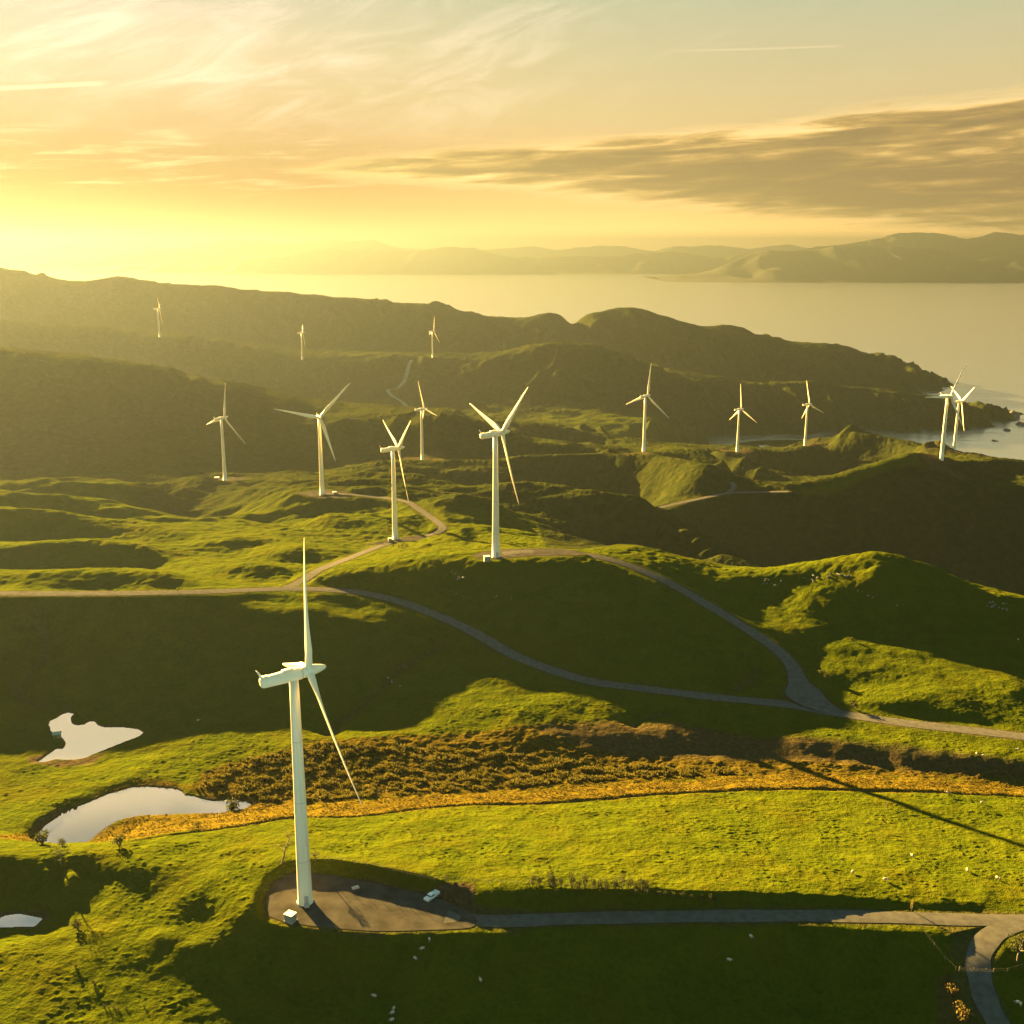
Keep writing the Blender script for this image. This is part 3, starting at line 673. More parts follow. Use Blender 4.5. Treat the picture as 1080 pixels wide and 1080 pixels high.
for k, l in PADS.items(): sheet('hardstand', l, PADZ[k] + .06, M_pad)
for k, (zp, poly) in PONDW.items():
    c = np.mean(np.array(poly)[:, :2], 0)
    big = [(p[0] + (p[0]-c[0]) * .6 / max(1, math.hypot(p[0]-c[0], p[1]-c[1])), p[1] + (p[1]-c[1]) * .6 / max(1, math.hypot(p[0]-c[0], p[1]-c[1])), zp) for p in poly]
    o = link('pond_water', None) if False else sheet('pond_water', big, zp, M_pond)
sx = np.linspace(-22000, 22000, 60)[None]; sy = np.concatenate([np.linspace(1200, 5000, 40), np.linspace(5400, 29000, 60)])[:, None]
Xs = np.repeat(sx, sy.shape[0], 0); Ys = np.repeat(sy, 60, 1)
tag(link('sea', grid_mesh('sea', Xs, Ys, np.full_like(Xs, SEA)), M_sea), kind='structure')

# ------------------------------------------------------------------ mountains across the strait
M_mtn = simple_mat('far_mountain_slopes', (.016, .02, .010), .95, .3, .002, spec=.05)
def range_mesh(prof, D, base_depth, back_depth, seed, ext=()):
    us = np.array([p[0] for p in prof], float); vs = np.array([p[1] for p in prof], float)
    u = np.linspace(us[0], us[-1], 420)
    z = np.array([H - D * s_of(v) for v in np.interp(u, us, vs)])
    X = (u - 540) / F * (D * CP + (H - z) * SP)
    t = np.concatenate([np.linspace(-1, 0, 26), np.linspace(.08, 1, 10)])
    z = z + (z - SEA) * (.05 * fbm(X / 900, X * 0 + seed, 4, seed + 40) + .035 * np.abs(noise(X / 420, X * 0 + .5, seed + 50)))
    T, XX = np.meshgrid(t, X, indexing='ij')
    Yv = D + np.where(T < 0, T * base_depth, T * back_depth)
    hh = (z - SEA)[None]
    f = np.where(T < 0, (1 - np.abs(T)) ** 1.25, (1 - T) ** 1.2)
    nz = fbm(XX / 1400, Yv / 900, 4, seed); rg = 1 - np.abs(noise(XX / 900, Yv / 2600, seed+9)) * 2
    ZZ = SEA - 6 + (hh + 6) * f * (1 + (.4 * nz + .45 * (rg - .7) + .3 * (1 - 2*np.abs(noise(XX / 380, Yv / 1500, seed+21)) - .6)) * np.sin(np.pi * np.clip(np.abs(T), 0, 1)))
    ZZ += (f > .97) * 0
    return grid_mesh('hills', XX, Yv, np.maximum(ZZ, SEA - 8))
RANGES = [
 (15800, 1800, 2000, 3, [(690,292),(750,287),(770,277),(790,268.5),(810,264),(830,265),(850,264),(880,261),(910,259.5),(940,261),(970,262.5),(990,263),(1010,270),(1030,275),(1050,272),(1080,277),(1120,268),(1180,272),(1300,290)]),
 (18500, 1500, 2200, 4, [(760,290),(800,276),(850,263),(890,257.5),(910,255),(935,250),(950,246.5),(975,245.5),(995,248),(1020,251),(1040,248),(1050,245.5),(1060,246),(1080,250),(1150,254),(1250,262),(1400,270)]),
 (20500, 1500, 2000, 5, [(60,284),(130,280),(180,278),(210,280),(240,275),(260,270.5),(290,270),(320,265),(345,262.5),(380,265),(415,265),(450,263.5),(480,260.5),(500,261.5),(520,268),(540,271),(570,272),(605,270),(640,271),(670,267),(710,265),(740,270),(765,272),(790,266),(830,271),(900,276)]),
 (23500, 1600, 2000, 6, [(-40,281),(20,279),(70,275.5),(110,270),(150,265.5),(200,260.5),(225,255.5),(250,251.5),(280,256),(300,258),(325,257),(350,252.5),(370,255),(395,252.5),(415,261),(450,264),(520,268),(600,275)]),
 (26500, 1500, 2000, 7, [(380,272),(440,268),(500,264.5),(530,262),(560,260),(590,264),(635,258.5),(660,260.5),(690,265),(710,260.5),(760,259),(790,262.5),(810,259.5),(830,258),(850,262),(880,259),(940,264),(1100,270)]),
]
for D, bd, kd, sd, prof in RANGES:
    tag(link('hills', range_mesh(prof, D, bd, kd, sd), M_mtn), kind='structure')

# ------------------------------------------------------------------ wind turbines
TILT = R(5); BL = 39.0; HUBH = 67.0
def tower_mesh():
    bm = bmesh.new(); n = 40; rings = []
    zs = [0, .25, .26, 11, 22, 33, 44, 55, 65.6]
    for z in zs:
        r = 2.02 + (1.2 - 2.02) * z / 65.6
        if z <= .25: r += .22
        rings.append([bm.verts.new((r*math.cos(2*math.pi*k/n), r*math.sin(2*math.pi*k/n), z - (1.6 if z == 0 else 0))) for k in range(n)])
    for a, b in zip(rings[:-1], rings[1:]):
        for k in range(n): bm.faces.new((a[k], a[(k+1)%n], b[(k+1)%n], b[k]))
    bm.faces.new(rings[-1])
    return bm_mesh('tower', bm, True)
def loft_x(stations, n=28, power=2.4):
    bm = bmesh.new(); rings = []
    for x, ry, rz, zc in stations:
        ring = []
        for k in range(n):
            a = 2*math.pi*k/n; c, s = math.cos(a), math.sin(a)
            ring.append(bm.verts.new((x, ry*math.copysign(abs(c)**(2/power), c), zc + rz*math.copysign(abs(s)**(2/power), s))))
        rings.append(ring)
    for a, b in zip(rings[:-1], rings[1:]):
        for k in range(n): bm.faces.new((a[k], b[k], b[(k+1)%n], a[(k+1)%n]))
    bm.faces.new(rings[0]); bm.faces.new(rings[-1][::-1])
    bmesh.ops.recalc_face_normals(bm, faces=bm.faces[:])
    return bm
def blade_mesh():
    bm = bmesh.new(); rings = []; n = 18
    st = [(0.0,1.0,1.0,0),(1.6,1.0,1.0,0),(2.6,1.05,.95,4),(4.5,1.30,.72,12),(7.0,1.62,.46,14),(9.5,1.60,.36,11),(14,1.34,.26,7),(20,1.06,.19,4),(27,.76,.13,2),(33,.52,.085,1),(36.6,.36,.055,0),(38.2,.22,.035,0),(38.9,.08,.018,0)]
    for z, hc, ht, tw in st:
        ring = []; tw = R(tw); blend = min(1, max(0, (z - 1.6) / 5.4)); off = .3 * (hc - 1.0) if z < 7 else .3*(hc)-.3+.0
        for k in range(n):
            a = 2*math.pi*k/n; c, s = math.cos(a), math.sin(a)
            y = hc * c; x = ht * s * (1 - blend * .55 * c)
            y -= blend * .35 * (hc - .2) * .6
            xr = x*math.cos(tw) - y*math.sin(tw); yr = x*math.sin(tw) + y*math.cos(tw)
            ring.append(bm.verts.new((xr + .0009*z*z, yr, z)))
        rings.append(ring)
    for a, b in zip(rings[:-1], rings[1:]):
        for k in range(n): bm.faces.new((a[k], a[(k+1)%n], b[(k+1)%n], b[k]))
    bm.faces.new(rings[-1])
    bmesh.ops.recalc_face_normals(bm, faces=bm.faces[:])
    return bm_mesh('blade', bm, True)
ME_tower = tower_mesh(); ME_blade = blade_mesh()
ME_nac = bm_mesh('nacelle', loft_x([(-8.9,.25,.3,.1),(-8.85,.9,.95,.05),(-8.6,1.25,1.3,.02),(-7.8,1.42,1.45,0),(-4,1.52,1.55,0),(0,1.55,1.6,0),(1.6,1.55,1.6,0),(2.1,1.5,1.52,0)], 28, 2.5), True)
bm = loft_x([(2.2,1.36,1.36,0),(2.6,1.5,1.5,0),(4.6,1.5,1.5,0),(6.2,1.22,1.22,0),(7.6,.86,.86,0),(8.4,.55,.55,0),(8.75,.25,.25,0),(8.8,.05,.05,0)], 28, 2.0)
ME_spin = bm_mesh('spinner', bm, True)
bm = bmesh.new(); add_tube(bm, [(-8.3,0,1.2),(-8.9,0,2.9),(-9.4,0,3.7)], [.34,.22,.1], 8); ME_mast = bm_mesh('wind_vane_mast', bm, True)
bm = bmesh.new(); add_box(bm, (-1.4,0,1.72), (3.4,1.7,.5), bevel=.18, taper=.8); ME_hatch = bm_mesh('roof_hatch', bm, True)
bm = bmesh.new(); add_box(bm, (-7.4,0,1.5), (1.3,1.2,.35), bevel=.08); ME_cool = bm_mesh('cooler_box', bm, True)
bm = bmesh.new(); add_tube(bm, [(0,0,65.4),(0,0,66.0)], [1.3,1.3], 24); ME_yaw = bm_mesh('yaw_collar', bm, True)
bm = bmesh.new(); add_box(bm, (0,-2.02,1.9), (.95,.16,2.1), bevel=.05); add_box(bm, (0,-2.5,.4), (1.3,1.1,.8)); ME_door = bm_mesh('door', bm)
M_door = simple_mat('grey_door_paint', (.35, .36, .34), .5, .05, 2)
M_grey = simple_mat('grey_plinth_concrete', (.3, .28, .25), .9, .15, 1.2)
for me, mt in ((ME_tower, M_tower),(ME_blade, M_blade),(ME_nac, M_white),(ME_spin, M_white),(ME_mast, M_white),(ME_hatch, M_white),(ME_cool, M_white),(ME_yaw, M_white),(ME_door, M_door)):
    me.materials.append(mt)
def make_turbine(base, yaw, phi, label, full=True):
    t = empty('wind_turbine', base, R(yaw)); tag(t, label, 'wind turbine', 'white wind turbines on the hills')
    link('tower', ME_tower, None, t); link('yaw_collar', ME_yaw, None, t)
    rot = Matrix.Rotation(-TILT, 4, 'Y'); hz = HUBH - 4.2 * math.sin(TILT)
    nm = Matrix.Translation((0, 0, hz)) @ rot
    nac = link('nacelle', ME_nac, None, t); nac.matrix_local = nm
    for nmn, me in (('wind_vane_mast', ME_mast), ('roof_hatch', ME_hatch), ('cooler_box', ME_cool)): link(nmn, me, None, nac)
    sp = link('spinner', ME_spin, None, t); sp.matrix_local = nm
    if full:
        d = link('door', ME_door, None, t); d.rotation_euler = (0, 0, R(20 - yaw))
    ax = Vector((math.cos(TILT), 0, math.sin(TILT))); hv = Vector((0, -1, 0)); up = hv.cross(ax)
    hub = Vector((0, 0, hz)) + ax * 4.2
    for k in range(3):
        f = R(phi + 120*k); dz_ = math.cos(f)*up + math.sin(f)*hv; yv = dz_.cross(ax)
        b = link('blade', ME_blade, None, t)
        b.matrix_local = Matrix(((ax.x, yv.x, dz_.x, hub.x), (ax.y, yv.y, dz_.y, hub.y), (ax.z, yv.z, dz_.z, hub.z), (0, 0, 0, 1)))
    return t
TURB = [ # u, v, Y, yaw, phi, label
 (322,951,261,27,12,'largest and nearest white wind turbine, on the gravel pad beside the two ponds'),
 (523,587,554,30,46,'second largest white turbine, on the knoll pad above the forked road, blades in a V'),
 (417,570,743,24,52,'white turbine with two blades in a narrow V, at the bend of the ridge road'),
 (340,522,893,-69,76,'white turbine seen face on, one blade pointing left, on a pad beside dark scrub'),
 (237.5,506,1130,51,12,'leftmost middle distance turbine, one blade straight up, on a pale pad above scrub spurs'),
 (445.5,485,1384,27,96,'slim white turbine behind the V-bladed one, short blade pointing right, before a lit ridge'),
 (679,477,1252,42,8,'white turbine alone on the dark ridge right of centre, green flat behind it'),
 (777.5,477,1634,27,116,'white wind turbine beside the bare orange cutting, small cove directly behind its foot'),
 (849,469,1750,18,104,'white wind turbine on the scrubby rise right of the cove, left of the paired turbines'),
 (993,484,1118,-63,88,'taller left one of the two overlapping turbines on the sunlit ridge above the bay'),
 (1006,477,1390,3,54,'shorter right one of the two overlapping turbines, against the bright bay'),
 (456.5,378,2700,27,14,'tiny distant turbine above the zigzag track, before the far coastal ridge'),
 (319,380,2650,12,58,'tiny faint turbine in haze on the saddle left of the zigzag track'),
 (168.5,355,2650,21,68,'faintest and farthest left turbine, almost lost in the golden haze'),
]
for i, (u, v, Y, yaw, phi, lab) in enumerate(TURB):
    b = ptY(u, v, Y); gz = ground_z(b[0], b[1]); print('turb', i, [round(q,1) for q in b], 'ground', round(gz,1))
    make_turbine(b, yaw, phi, lab, i < 3)


# ------------------------------------------------------------------ smaller things on the land
def leaf_cloud(bm, c, r, n, size, rnd, squash=1.0, up=.3):
    for _ in range(n):
        while True:
            p = Vector((rnd.uniform(-1,1), rnd.uniform(-1,1), rnd.uniform(-1,1)))
            if .25 < p.length < 1: break
        q = Vector(c) + Vector((p.x*r, p.y*r, p.z*r*squash))
        a = Vector((rnd.gauss(0,1), rnd.gauss(0,1), rnd.gauss(0,1)+up)).normalized(); b = a.orthogonal().normalized()
        b = (b * math.cos(rnd.random()*6.28) + a.cross(b) * math.sin(rnd.random()*6.28)).normalized()
        s_ = size * rnd.uniform(.6, 1.4); t = a.cross(b)
        vs_ = [bm.verts.new(q - b*s_), bm.verts.new(q + t*s_*.5), bm.verts.new(q + b*s_), bm.verts.new(q - t*s_*.5)]
        bm.faces.new(vs_)
def leaf_mat(name, c0, c1, c2):
    m, nt, b = new_mat(name)
    geo = node(nt, 'ShaderNodeNewGeometry'); n = node(nt, 'ShaderNodeTexNoise'); n.inputs['Scale'].default_value = 1.1; n.inputs['Detail'].default_value = 3
    nt.links.new(geo.outputs['Position'], n.inputs['Vector'])
    f = math_n(nt, 'ADD', math_n(nt, 'MULTIPLY', n.outputs[0], .6), math_n(nt, 'MULTIPLY', geo.outputs['Random Per Island'], .4))
    r = ramp(nt, f, [(.3, c0), (.5, c1), (.7, c2)])
    nt.links.new(r.outputs[0], b.inputs['Base Color']); b.inputs['Roughness'].default_value = .8; b.inputs['Specular IOR Level'].default_value = .1
    tr = node(nt, 'ShaderNodeBsdfTranslucent'); nt.links.new(r.outputs[0], tr.inputs['Color'])
    mx = node(nt, 'ShaderNodeMixShader'); mx.inputs[0].default_value = .35
    nt.links.new(b.outputs[0], mx.inputs[1]); nt.links.new(tr.outputs[0], mx.inputs[2]); nt.links.new(mx.outputs[0], nt.nodes['Material Output'].inputs['Surface'])
    return m
M_leaf = leaf_mat('dark_shrub_leaves', (.018,.026,.005), (.035,.042,.007), (.055,.055,.009))
M_rush = leaf_mat('rush_tufts', (.034,.036,.005), (.064,.058,.007), (.105,.084,.009))
M_gold = leaf_mat('golden_seedhead_grass', (.06,.045,.01), (.11,.08,.016), (.16,.12,.03))
M_dryg = leaf_mat('dry_orange_grass', (.055,.040,.005), (.088,.064,.007), (.125,.090,.010))
M_yel = leaf_mat('sunlit_yellow_foliage', (.09,.08,.01), (.16,.13,.015), (.22,.18,.03))
M_bark = simple_mat('grey_bark', (.09,.075,.055), .95, .25, 2)
M_wood = simple_mat('weathered_post_wood', (.11,.09,.07), .9, .25, 3)
M_wire = simple_mat('galvanised_wire', (.09,.085,.07), .7, .1, 3)
M_wool = simple_mat('cream_fleece', (.42,.36,.26), 1, .12, 3, bump=.4, spec=0)
M_face = simple_mat('dark_sheep_face', (.16,.13,.10), .9, .1, 6)
M_rock = simple_mat('pale_lichened_rock', (.15,.145,.125), .95, .35, 1.4, bump=.5, spec=.1)
M_dkrock = simple_mat('dark_sea_rock', (.06,.055,.045), .9, .3, .4, bump=.5)
M_car = simple_mat('white_car_paint', (.72,.72,.70), .3, .03, 1, spec=.6)
M_glass = simple_mat('dark_car_glass', (.02,.025,.03), .08, .1, 1, spec=.8)
M_tyre = simple_mat('black_tyre_rubber', (.02,.02,.02), .85, .2, 5)
M_rim = simple_mat('silver_wheel_rim', (.4,.4,.4), .4, .1, 4, metallic=.6)
M_lamp = simple_mat('red_tail_lamp', (.25,.02,.02), .3, .1, 3)
M_kwall = simple_mat('grey_cabinet_paint', (.20,.22,.20), .6, .08, 1.5)
M_kroof = simple_mat('cream_cabinet_roof', (.62,.58,.48), .6, .06, 1.5)
M_hut = simple_mat('faded_green_boards', (.12,.17,.11), .8, .2, 2)
M_hutroof = simple_mat('pale_green_iron_roof', (.20,.27,.21), .6, .12, 2)
M_slab = simple_mat('pale_concrete_slab', (.42,.38,.32), .9, .15, 1.5)

def px_scale(p):                         # metres per photo pixel at a point
    return (p[1]*CP + (H-p[2])*SP) / F

def make_tree(u, v, hpx, label, spread=.4, leaves=260, lean=0.0, name='tree', mat=None, lsize=.16, group=None, bare=.0):
    p = on_ground(u, v)
    if not p: return
    hh = hpx * px_scale(p) / .86; rnd = random.Random(int(u*13+v))
    t = empty(name, p, rnd.random()*6); tag(t, label, 'tree', group)
    bm = bmesh.new(); tip = Vector((lean*hh, 0, hh*.8))
    path = [Vector((0,0,-.3)), Vector((lean*hh*.2, .04*hh, hh*.28)), Vector((lean*hh*.55, -.02*hh, hh*.55)), tip]
    add_tube(bm, path, [.035*hh, .026*hh, .018*hh, .006*hh], 7)
    ends = []
    for k in range(9):
        f = rnd.uniform(.35, .9); b0 = path[1].lerp(path[3], (f-.3)/.7); a = k*2.4 + rnd.random()
        e = b0 + Vector((math.cos(a)*spread*hh*rnd.uniform(.5,1), math.sin(a)*spread*hh*rnd.uniform(.5,1), hh*rnd.uniform(.08,.3)))
        add_tube(bm, [b0, b0.lerp(e,.5) + Vector((0,0,.02*hh)), e], [.012*hh,.008*hh,.003*hh], 5); ends.append(e)
    link('trunk', bm_mesh('trunk', bm, True), M_bark, t)
    bm = bmesh.new()
    for e in ends + [tip]: leaf_cloud(bm, e, spread*hh*.42, leaves//10, lsize*(hh/5), rnd, .75)
    link('crown', bm_mesh('crown', bm), mat or M_leaf, t); return t
def make_bush(u, v, wpx, label, name='bush', mat=None, squash=.8, group=None, n=220, cat='bush', tall=1.0):
    p = on_ground(u, v)
    if not p: return
    r = wpx * px_scale(p) / 2; rnd = random.Random(int(u*7+v*3))
    t = empty(name, p, 0); tag(t, label, cat, group)
    bm = bmesh.new()
    for k in range(5):
        a = k*1.26 + rnd.random(); add_tube(bm, [(0,0,-.15), (math.cos(a)*r*.3, math.sin(a)*r*.3, r*.5*tall), (math.cos(a)*r*.6, math.sin(a)*r*.6, r*1.0*tall)], [.05*r+.02,.035*r+.01,.01*r+.005], 5)
    link('stem', bm_mesh('stem', bm), M_bark, t)
    bm = bmesh.new()
    for k in range(7):
        a = rnd.random()*6.28; q = rnd.uniform(0,.55)*r
        leaf_cloud(bm, (math.cos(a)*q, math.sin(a)*q, r*tall*rnd.uniform(.45,1.0)), r*.55, n//7, r*.13, rnd, squash*tall)
    link('foliage', bm_mesh('foliage', bm), mat or M_leaf, t); return t

make_tree(297, 913, 30, 'thin leaning dark tree left of the nearest turbine tower', .26, 120, -.42, lsize=.12)
make_tree(66, 915, 21, 'small dark spreading tree at the brink of the shaded hollow', .42, 260, .05)
make_tree(333, 915, 14, 'low bushy tree just right of the nearest turbine tower', .36, 320, .02)
make_tree(1073, 1016, 32, 'pale stemmed tree on the grass island inside the side road bend', .36, 340, -.1)
make_bush(209, 873, 9, 'small round dark bush alone in the golden grass below the near pond', tall=1.15)
make_bush(126, 893, 19, 'wide dark shrub on the grassy slope under the near pond', squash=.5)
make_bush(247, 854, 20, 'green shrub in the right tip of the near pond', squash=.6)
make_bush(45, 890, 24, 'broad dark shrub at the left end of the near pond', squash=.5)
make_bush(66, 892, 12, 'small round dark shrub on the near shore of the near pond', squash=.8)
make_bush(82, 980, 17, 'loose green bush on the lit slope right of the corner pond', squash=.6)
make_bush(80, 1021, 7, 'tiny dark bush on the lower left pasture, upper one of two')
make_bush(99, 1038, 7, 'tiny dark bush on the lower left pasture, lower one of two')
for k, u in enumerate((110,115,120,125,133,152)):
    make_bush(u, 1062 + (k*3) % 5, 5, 'one of the tiny dark bushes in a row near the lower left edge', n=120, group='tiny bushes in a row at lower left')
make_bush(961.5, 961, 5, 'narrow sunlit yellow shrub standing at the upper edge of the pad road', name='columnar_shrub', mat=M_yel, tall=4.2, n=320)
for (u, v, wp, lb) in ((1003,1050,18,'pale seedhead tussock on the verge by the gate'),(1012,1076,24,'largest pale seedhead tussock, at the bottom edge left of the side road'),(996,1036,10,'small yellow tussock right beside the gate fence')):
    make_bush(u, v, wp, lb, name='tussock', mat=M_gold, squash=.9, cat='tussock')
rr = random.Random(4)
for k in range(17):
    u = 563 + k*7.6 + rr.uniform(-2.5,2.5); v = 934.5 + (u-563)*.061
    make_bush(u, v, rr.uniform(9,13), 'one of the tall flax clumps in the row on the brow above the pad road', name='flax_bush', tall=rr.uniform(1.7,2.6), n=320, cat='flax', group='row of flax clumps above the pad road')
for k in range(8):
    u = 694 + k*9 + rr.uniform(-3,3); v = 944 + (u-694)*.11
    make_bush(u, v, rr.uniform(7,10), 'one of the low dark shrubs continuing the flax row to the right', name='shrub', n=120, cat='shrub', group='low dark shrubs right of the flax row')
for (u, v, wp, lb) in ((867,712,10,'dark shrub at the verge right of the road fork'),(872,716,9,'second dark shrub just below the first one at the road fork'),(899,676,6,'lone dark bush with a long shadow on the right hill'),(900,748,12,'low shrub where the road leaves the fork')):
    make_bush(u, v, wp, lb, squash=.6)
for k in range(9):
    make_bush(404 + k*3.2 + rr.uniform(-1,1), 573 + rr.uniform(-1.5,2.5) + k*.5, rr.uniform(3,6), 'one of the dark shrubs around the third turbine pad', n=90, group='dark shrubs by the third pad')

# posts and fences
def make_post(u, v, hm, label):
    p = on_ground(u, v); t = empty('fence_post', p, 0); tag(t, label, 'post')
    bm = bmesh.new(); add_tube(bm, [(0,0,-.3),(0,0,hm)], [.14,.12], 8); link('post', bm_mesh('post', bm), M_wood, t)
    bm = bmesh.new(); add_box(bm, (0,0,hm+.04), (.34,.34,.08)); link('cap', bm_mesh('cap', bm), M_wood, t)
make_post(446, 898, 2.2, 'lone dark wooden post with a long shadow in the sunlit paddock')
make_post(935, 852, 2.0, 'lone dark post standing in the long turbine shadow across the paddock')
make_post(187, 625, 2.2, 'small pale marker post beside the left end of the valley road')
def make_fence(px, label, gap, hm=1.25, group=None):
    w_ = [Vector(on_ground(u, v)) for u, v in px]; t = empty('fence', w_[0], 0); tag(t, label, 'fence')
    P_ = []
    for a, b in zip(w_[:-1], w_[1:]):
        n = max(1, int((b-a).length/gap))
        for k in range(n): q = a.lerp(b, k/n); q.z = ground_z(q.x, q.y); P_.append(q - w_[0])
    q = w_[-1].copy(); P_.append(q - w_[0])
    bm = bmesh.new(); add_tube(bm, [(0,0,-.25),(0,0,hm)], [.075,.065], 6); me = bm_mesh('post', bm); me.materials.append(M_wood)
    for q in P_:
        o = link('post', me, None, t); o.location = q; o.rotation_euler = (random.uniform(-.06,.06), random.uniform(-.06,.06), 0)
    for f in (.5, .92):
        bm = bmesh.new(); add_tube(bm, [q + Vector((0,0,hm*f)) for q in P_], [.011]*len(P_), 4); link('wire', bm_mesh('wire', bm), M_wire, t)
make_fence([(336,908),(360,909),(400,915),(430,923),(458,931),(500,931.5),(545,933),(620,938)], 'post and wire fence along the top of the cut bank behind the pad', 3.2)
make_fence([(968,977),(985,1000),(1008,1024)], 'short wire fence slanting down from the pad road to the gate', 4)
make_fence([(1048,1027),(1062,1027),(1078,1022)], 'wire fence running right from the gate over the grass island', 4)
ga, gb = Vector(on_ground(1012, 1026)), Vector(on_ground(1047, 1027)); gd = gb - ga; ln = gd.length
t = empty('farm_gate', ga, math.atan2(gd.y, gd.x)); tag(t, 'thin metal farm gate across the side road near the bottom right corner', 'gate')
bm = bmesh.new()
for z in (.3,.6,.9,1.2): add_tube(bm, [(0,0,z),(ln,0,z)], [.02,.02], 6)
for x in (0, ln/3, 2*ln/3, ln): add_tube(bm, [(x,0,.3),(x,0,1.2)], [.02,.02], 6)
link('rails', bm_mesh('rails', bm), M_wire, t)
for x in (-.12, ln+.12):
    bm = bmesh.new(); add_tube(bm, [(x,0,-.4),(x,0,1.5)], [.13,.12], 8); link('gate_post', bm_mesh('gate_post', bm), M_wood, t)
for x in (ln*.42, ln*.8):
    bm = bmesh.new(); add_box(bm, (x,0,1.28), (.45,.06,.4), bevel=.02); link('reflector', bm_mesh('reflector', bm), M_yel, t)

# sheep
def sheep_meshes():
    bm = bmesh.new()
    r = bmesh.ops.create_icosphere(bm, subdivisions=3, radius=1)
    for v in r['verts']:
        c = v.co; k = 1 + .06*math.sin(c.x*9)*math.sin(c.y*8+1)*math.sin(c.z*9)
        v.co = Vector((c.x*.62*k, c.y*(.31 - .04*c.x)*k, .62 + c.z*(.31 + .03*(1-abs(c.x)))*k))
    body = bm_mesh('fleece', bm, True)
    bm = bmesh.new(); add_tube(bm, [(.5,0,.72),(.72,0,.70),(.88,0,.58),(.98,0,.46)], [.17,.14,.12,.07], 10)
    for sy in (-1,1): add_tube(bm, [(.74,sy*.1,.78),(.70,sy*.22,.77)], [.05,.02], 6)
    head = bm_mesh('head', bm, True)
    bm = bmesh.new(); add_tube(bm, [(0,0,.42),(.01,0,.2),(0,0,-.05)], [.075,.045,.05], 7); leg = bm_mesh('leg', bm, True)
    body.materials.append(M_wool); head.materials.append(M_face); leg.materials.append(M_face); return body, head, leg
SB, SH, SLG = sheep_meshes()
def make_sheep(u, v, label, group='sheep grazing the pastures'):
    p = on_ground(u, v)
    if not p: return
    t = empty('sheep', p, random.uniform(0, 6.28)); tag(t, label, 'sheep', group)
    t.scale = (1.1,)*3
    link('fleece', SB, None, t); link('head', SH, None, t)
    for x in (-.38,.36):
        for y in (-.16,.16): o = link('leg', SLG, None, t); o.location = (x, y, 0)
for (u, v, lb) in ((453,995,'cream sheep nearest the pad rim, top of the slanting line of three'),(445.5,1003,'cream sheep in the middle of the slanting line of three under the pad'),(438,1014,'cream sheep at the bottom of the slanting line of three under the pad'),
    (506.7,1036,'cream sheep alone on the dark slope right of the line of three'),(415.3,1067,'highest cream sheep of the close trio at the bottom edge of the slope'),(414,1071,'middle cream sheep of the close trio at the bottom edge'),(413.3,1077.5,'lowest cream sheep of the close trio at the bottom edge'),(394.7,1053,'dim sheep in deep shade up left of the close trio'),
    (792,989.5,'cream sheep on the dark slope just below the pad road'),(769,1014,'cream sheep lower down the dark slope under the pad road'),(1073,1060,'left sheep of the pair by the right edge below the gate'),(1076,1063,'right sheep of the pair by the right edge below the gate'),
    (1035.5,848,'sheep near the top right of the sunlit paddock'),(1020,919,'sheep in the sunlit paddock under the long turbine shadow'),(899,921.5,'leftmost sheep in the lower sunlit paddock'),(933.6,929.5,'sheep in the lower paddock above the yellow shrub'),(1052,928,'rightmost sheep low in the sunlit paddock'),(962,904.5,'sheep mid paddock below the long turbine shadow'),(999,837.5,'sheep on the dark upper border of the paddock'),
    (1030,796.5,'left sheep of the pair above the brown bank on the right'),(1037,798.5,'right sheep of the pair above the brown bank on the right'),(1073.7,792,'sheep by the right edge above the brown bank'),(1073.7,676,'lone pale sheep high on the shaded right hill'),(209,761,'lone pale sheep on the shaded slope right of the far pond')):
    make_sheep(u, v, lb)

# rocks
def rock_mesh(seed):
    rnd = random.Random(seed); bm = bmesh.new(); r = bmesh.ops.create_icosphere(bm, subdivisions=2, radius=1)
    ph = [rnd.uniform(0,6) for _ in range(6)]
    for v in r['verts']:
        c = v.co.copy(); k = 1 + .22*math.sin(c.x*3+ph[0])*math.sin(c.y*3+ph[1]) + .16*math.sin(c.z*5+ph[2]+c.x*4) + rnd.uniform(-.06,.06)
        v.co = Vector((c.x*k, c.y*k*.8, c.z*k*.62 + .22))
    me = bm_mesh('rock', bm); me.materials.append(M_rock); return me
RM = [rock_mesh(k) for k in range(5)]
def rocks(n, u0, v0, u1, v1, thick, size, label, group, seed):
    rnd = random.Random(seed)
    for k in range(n):
        f = rnd.random(); p = on_ground(u0 + (u1-u0)*f + rnd.uniform(-2,2), v0 + (v1-v0)*f + rnd.uniform(-thick, thick))
        if not p: continue
        o = link('rock', RM[k % 5], None); o.location = p; s_ = size*rnd.uniform(.35,.95); o.scale = (s_, s_, s_*.9); o.rotation_euler = (0,0,rnd.uniform(0,6.28))
        tag(o, label, 'rock', group)
rocks(9, 805, 613, 823, 616, 4, 1.0, 'one of the pale rocks in the left cluster under the right hill crest', 'left rock cluster on the right hill', 1)
rocks(16, 848, 611, 896, 608, 5, 1.0, 'one of the pale rocks strewn under the summit of the right hill', 'rocks under the summit of the right hill', 2)
rocks(12, 1042, 636, 1062, 641, 5, 1.0, 'one of the pale rocks on the shoulder at the right edge', 'rocks on the right shoulder', 3)
rocks(6, 900, 622, 948, 640, 3, .8, 'one of the scattered rocks on the sunlit flank of the right hill', 'rocks on the sunlit flank', 4)
rocks(11, 477, 600, 487, 612, 4, .9, 'one of the pale rocks clustered on the knoll slope left of the second largest turbine', 'rock cluster on the knoll slope', 5)
rocks(6, 450, 622, 560, 632, 4, .6, 'one of the small stones scattered on the shaded knoll slope', 'stones on the knoll slope', 6)
rocks(5, 410, 716, 424, 722, 3, .9, 'one of the pale stones beside the dark stream gully at centre left', 'stones by the stream gully', 7)

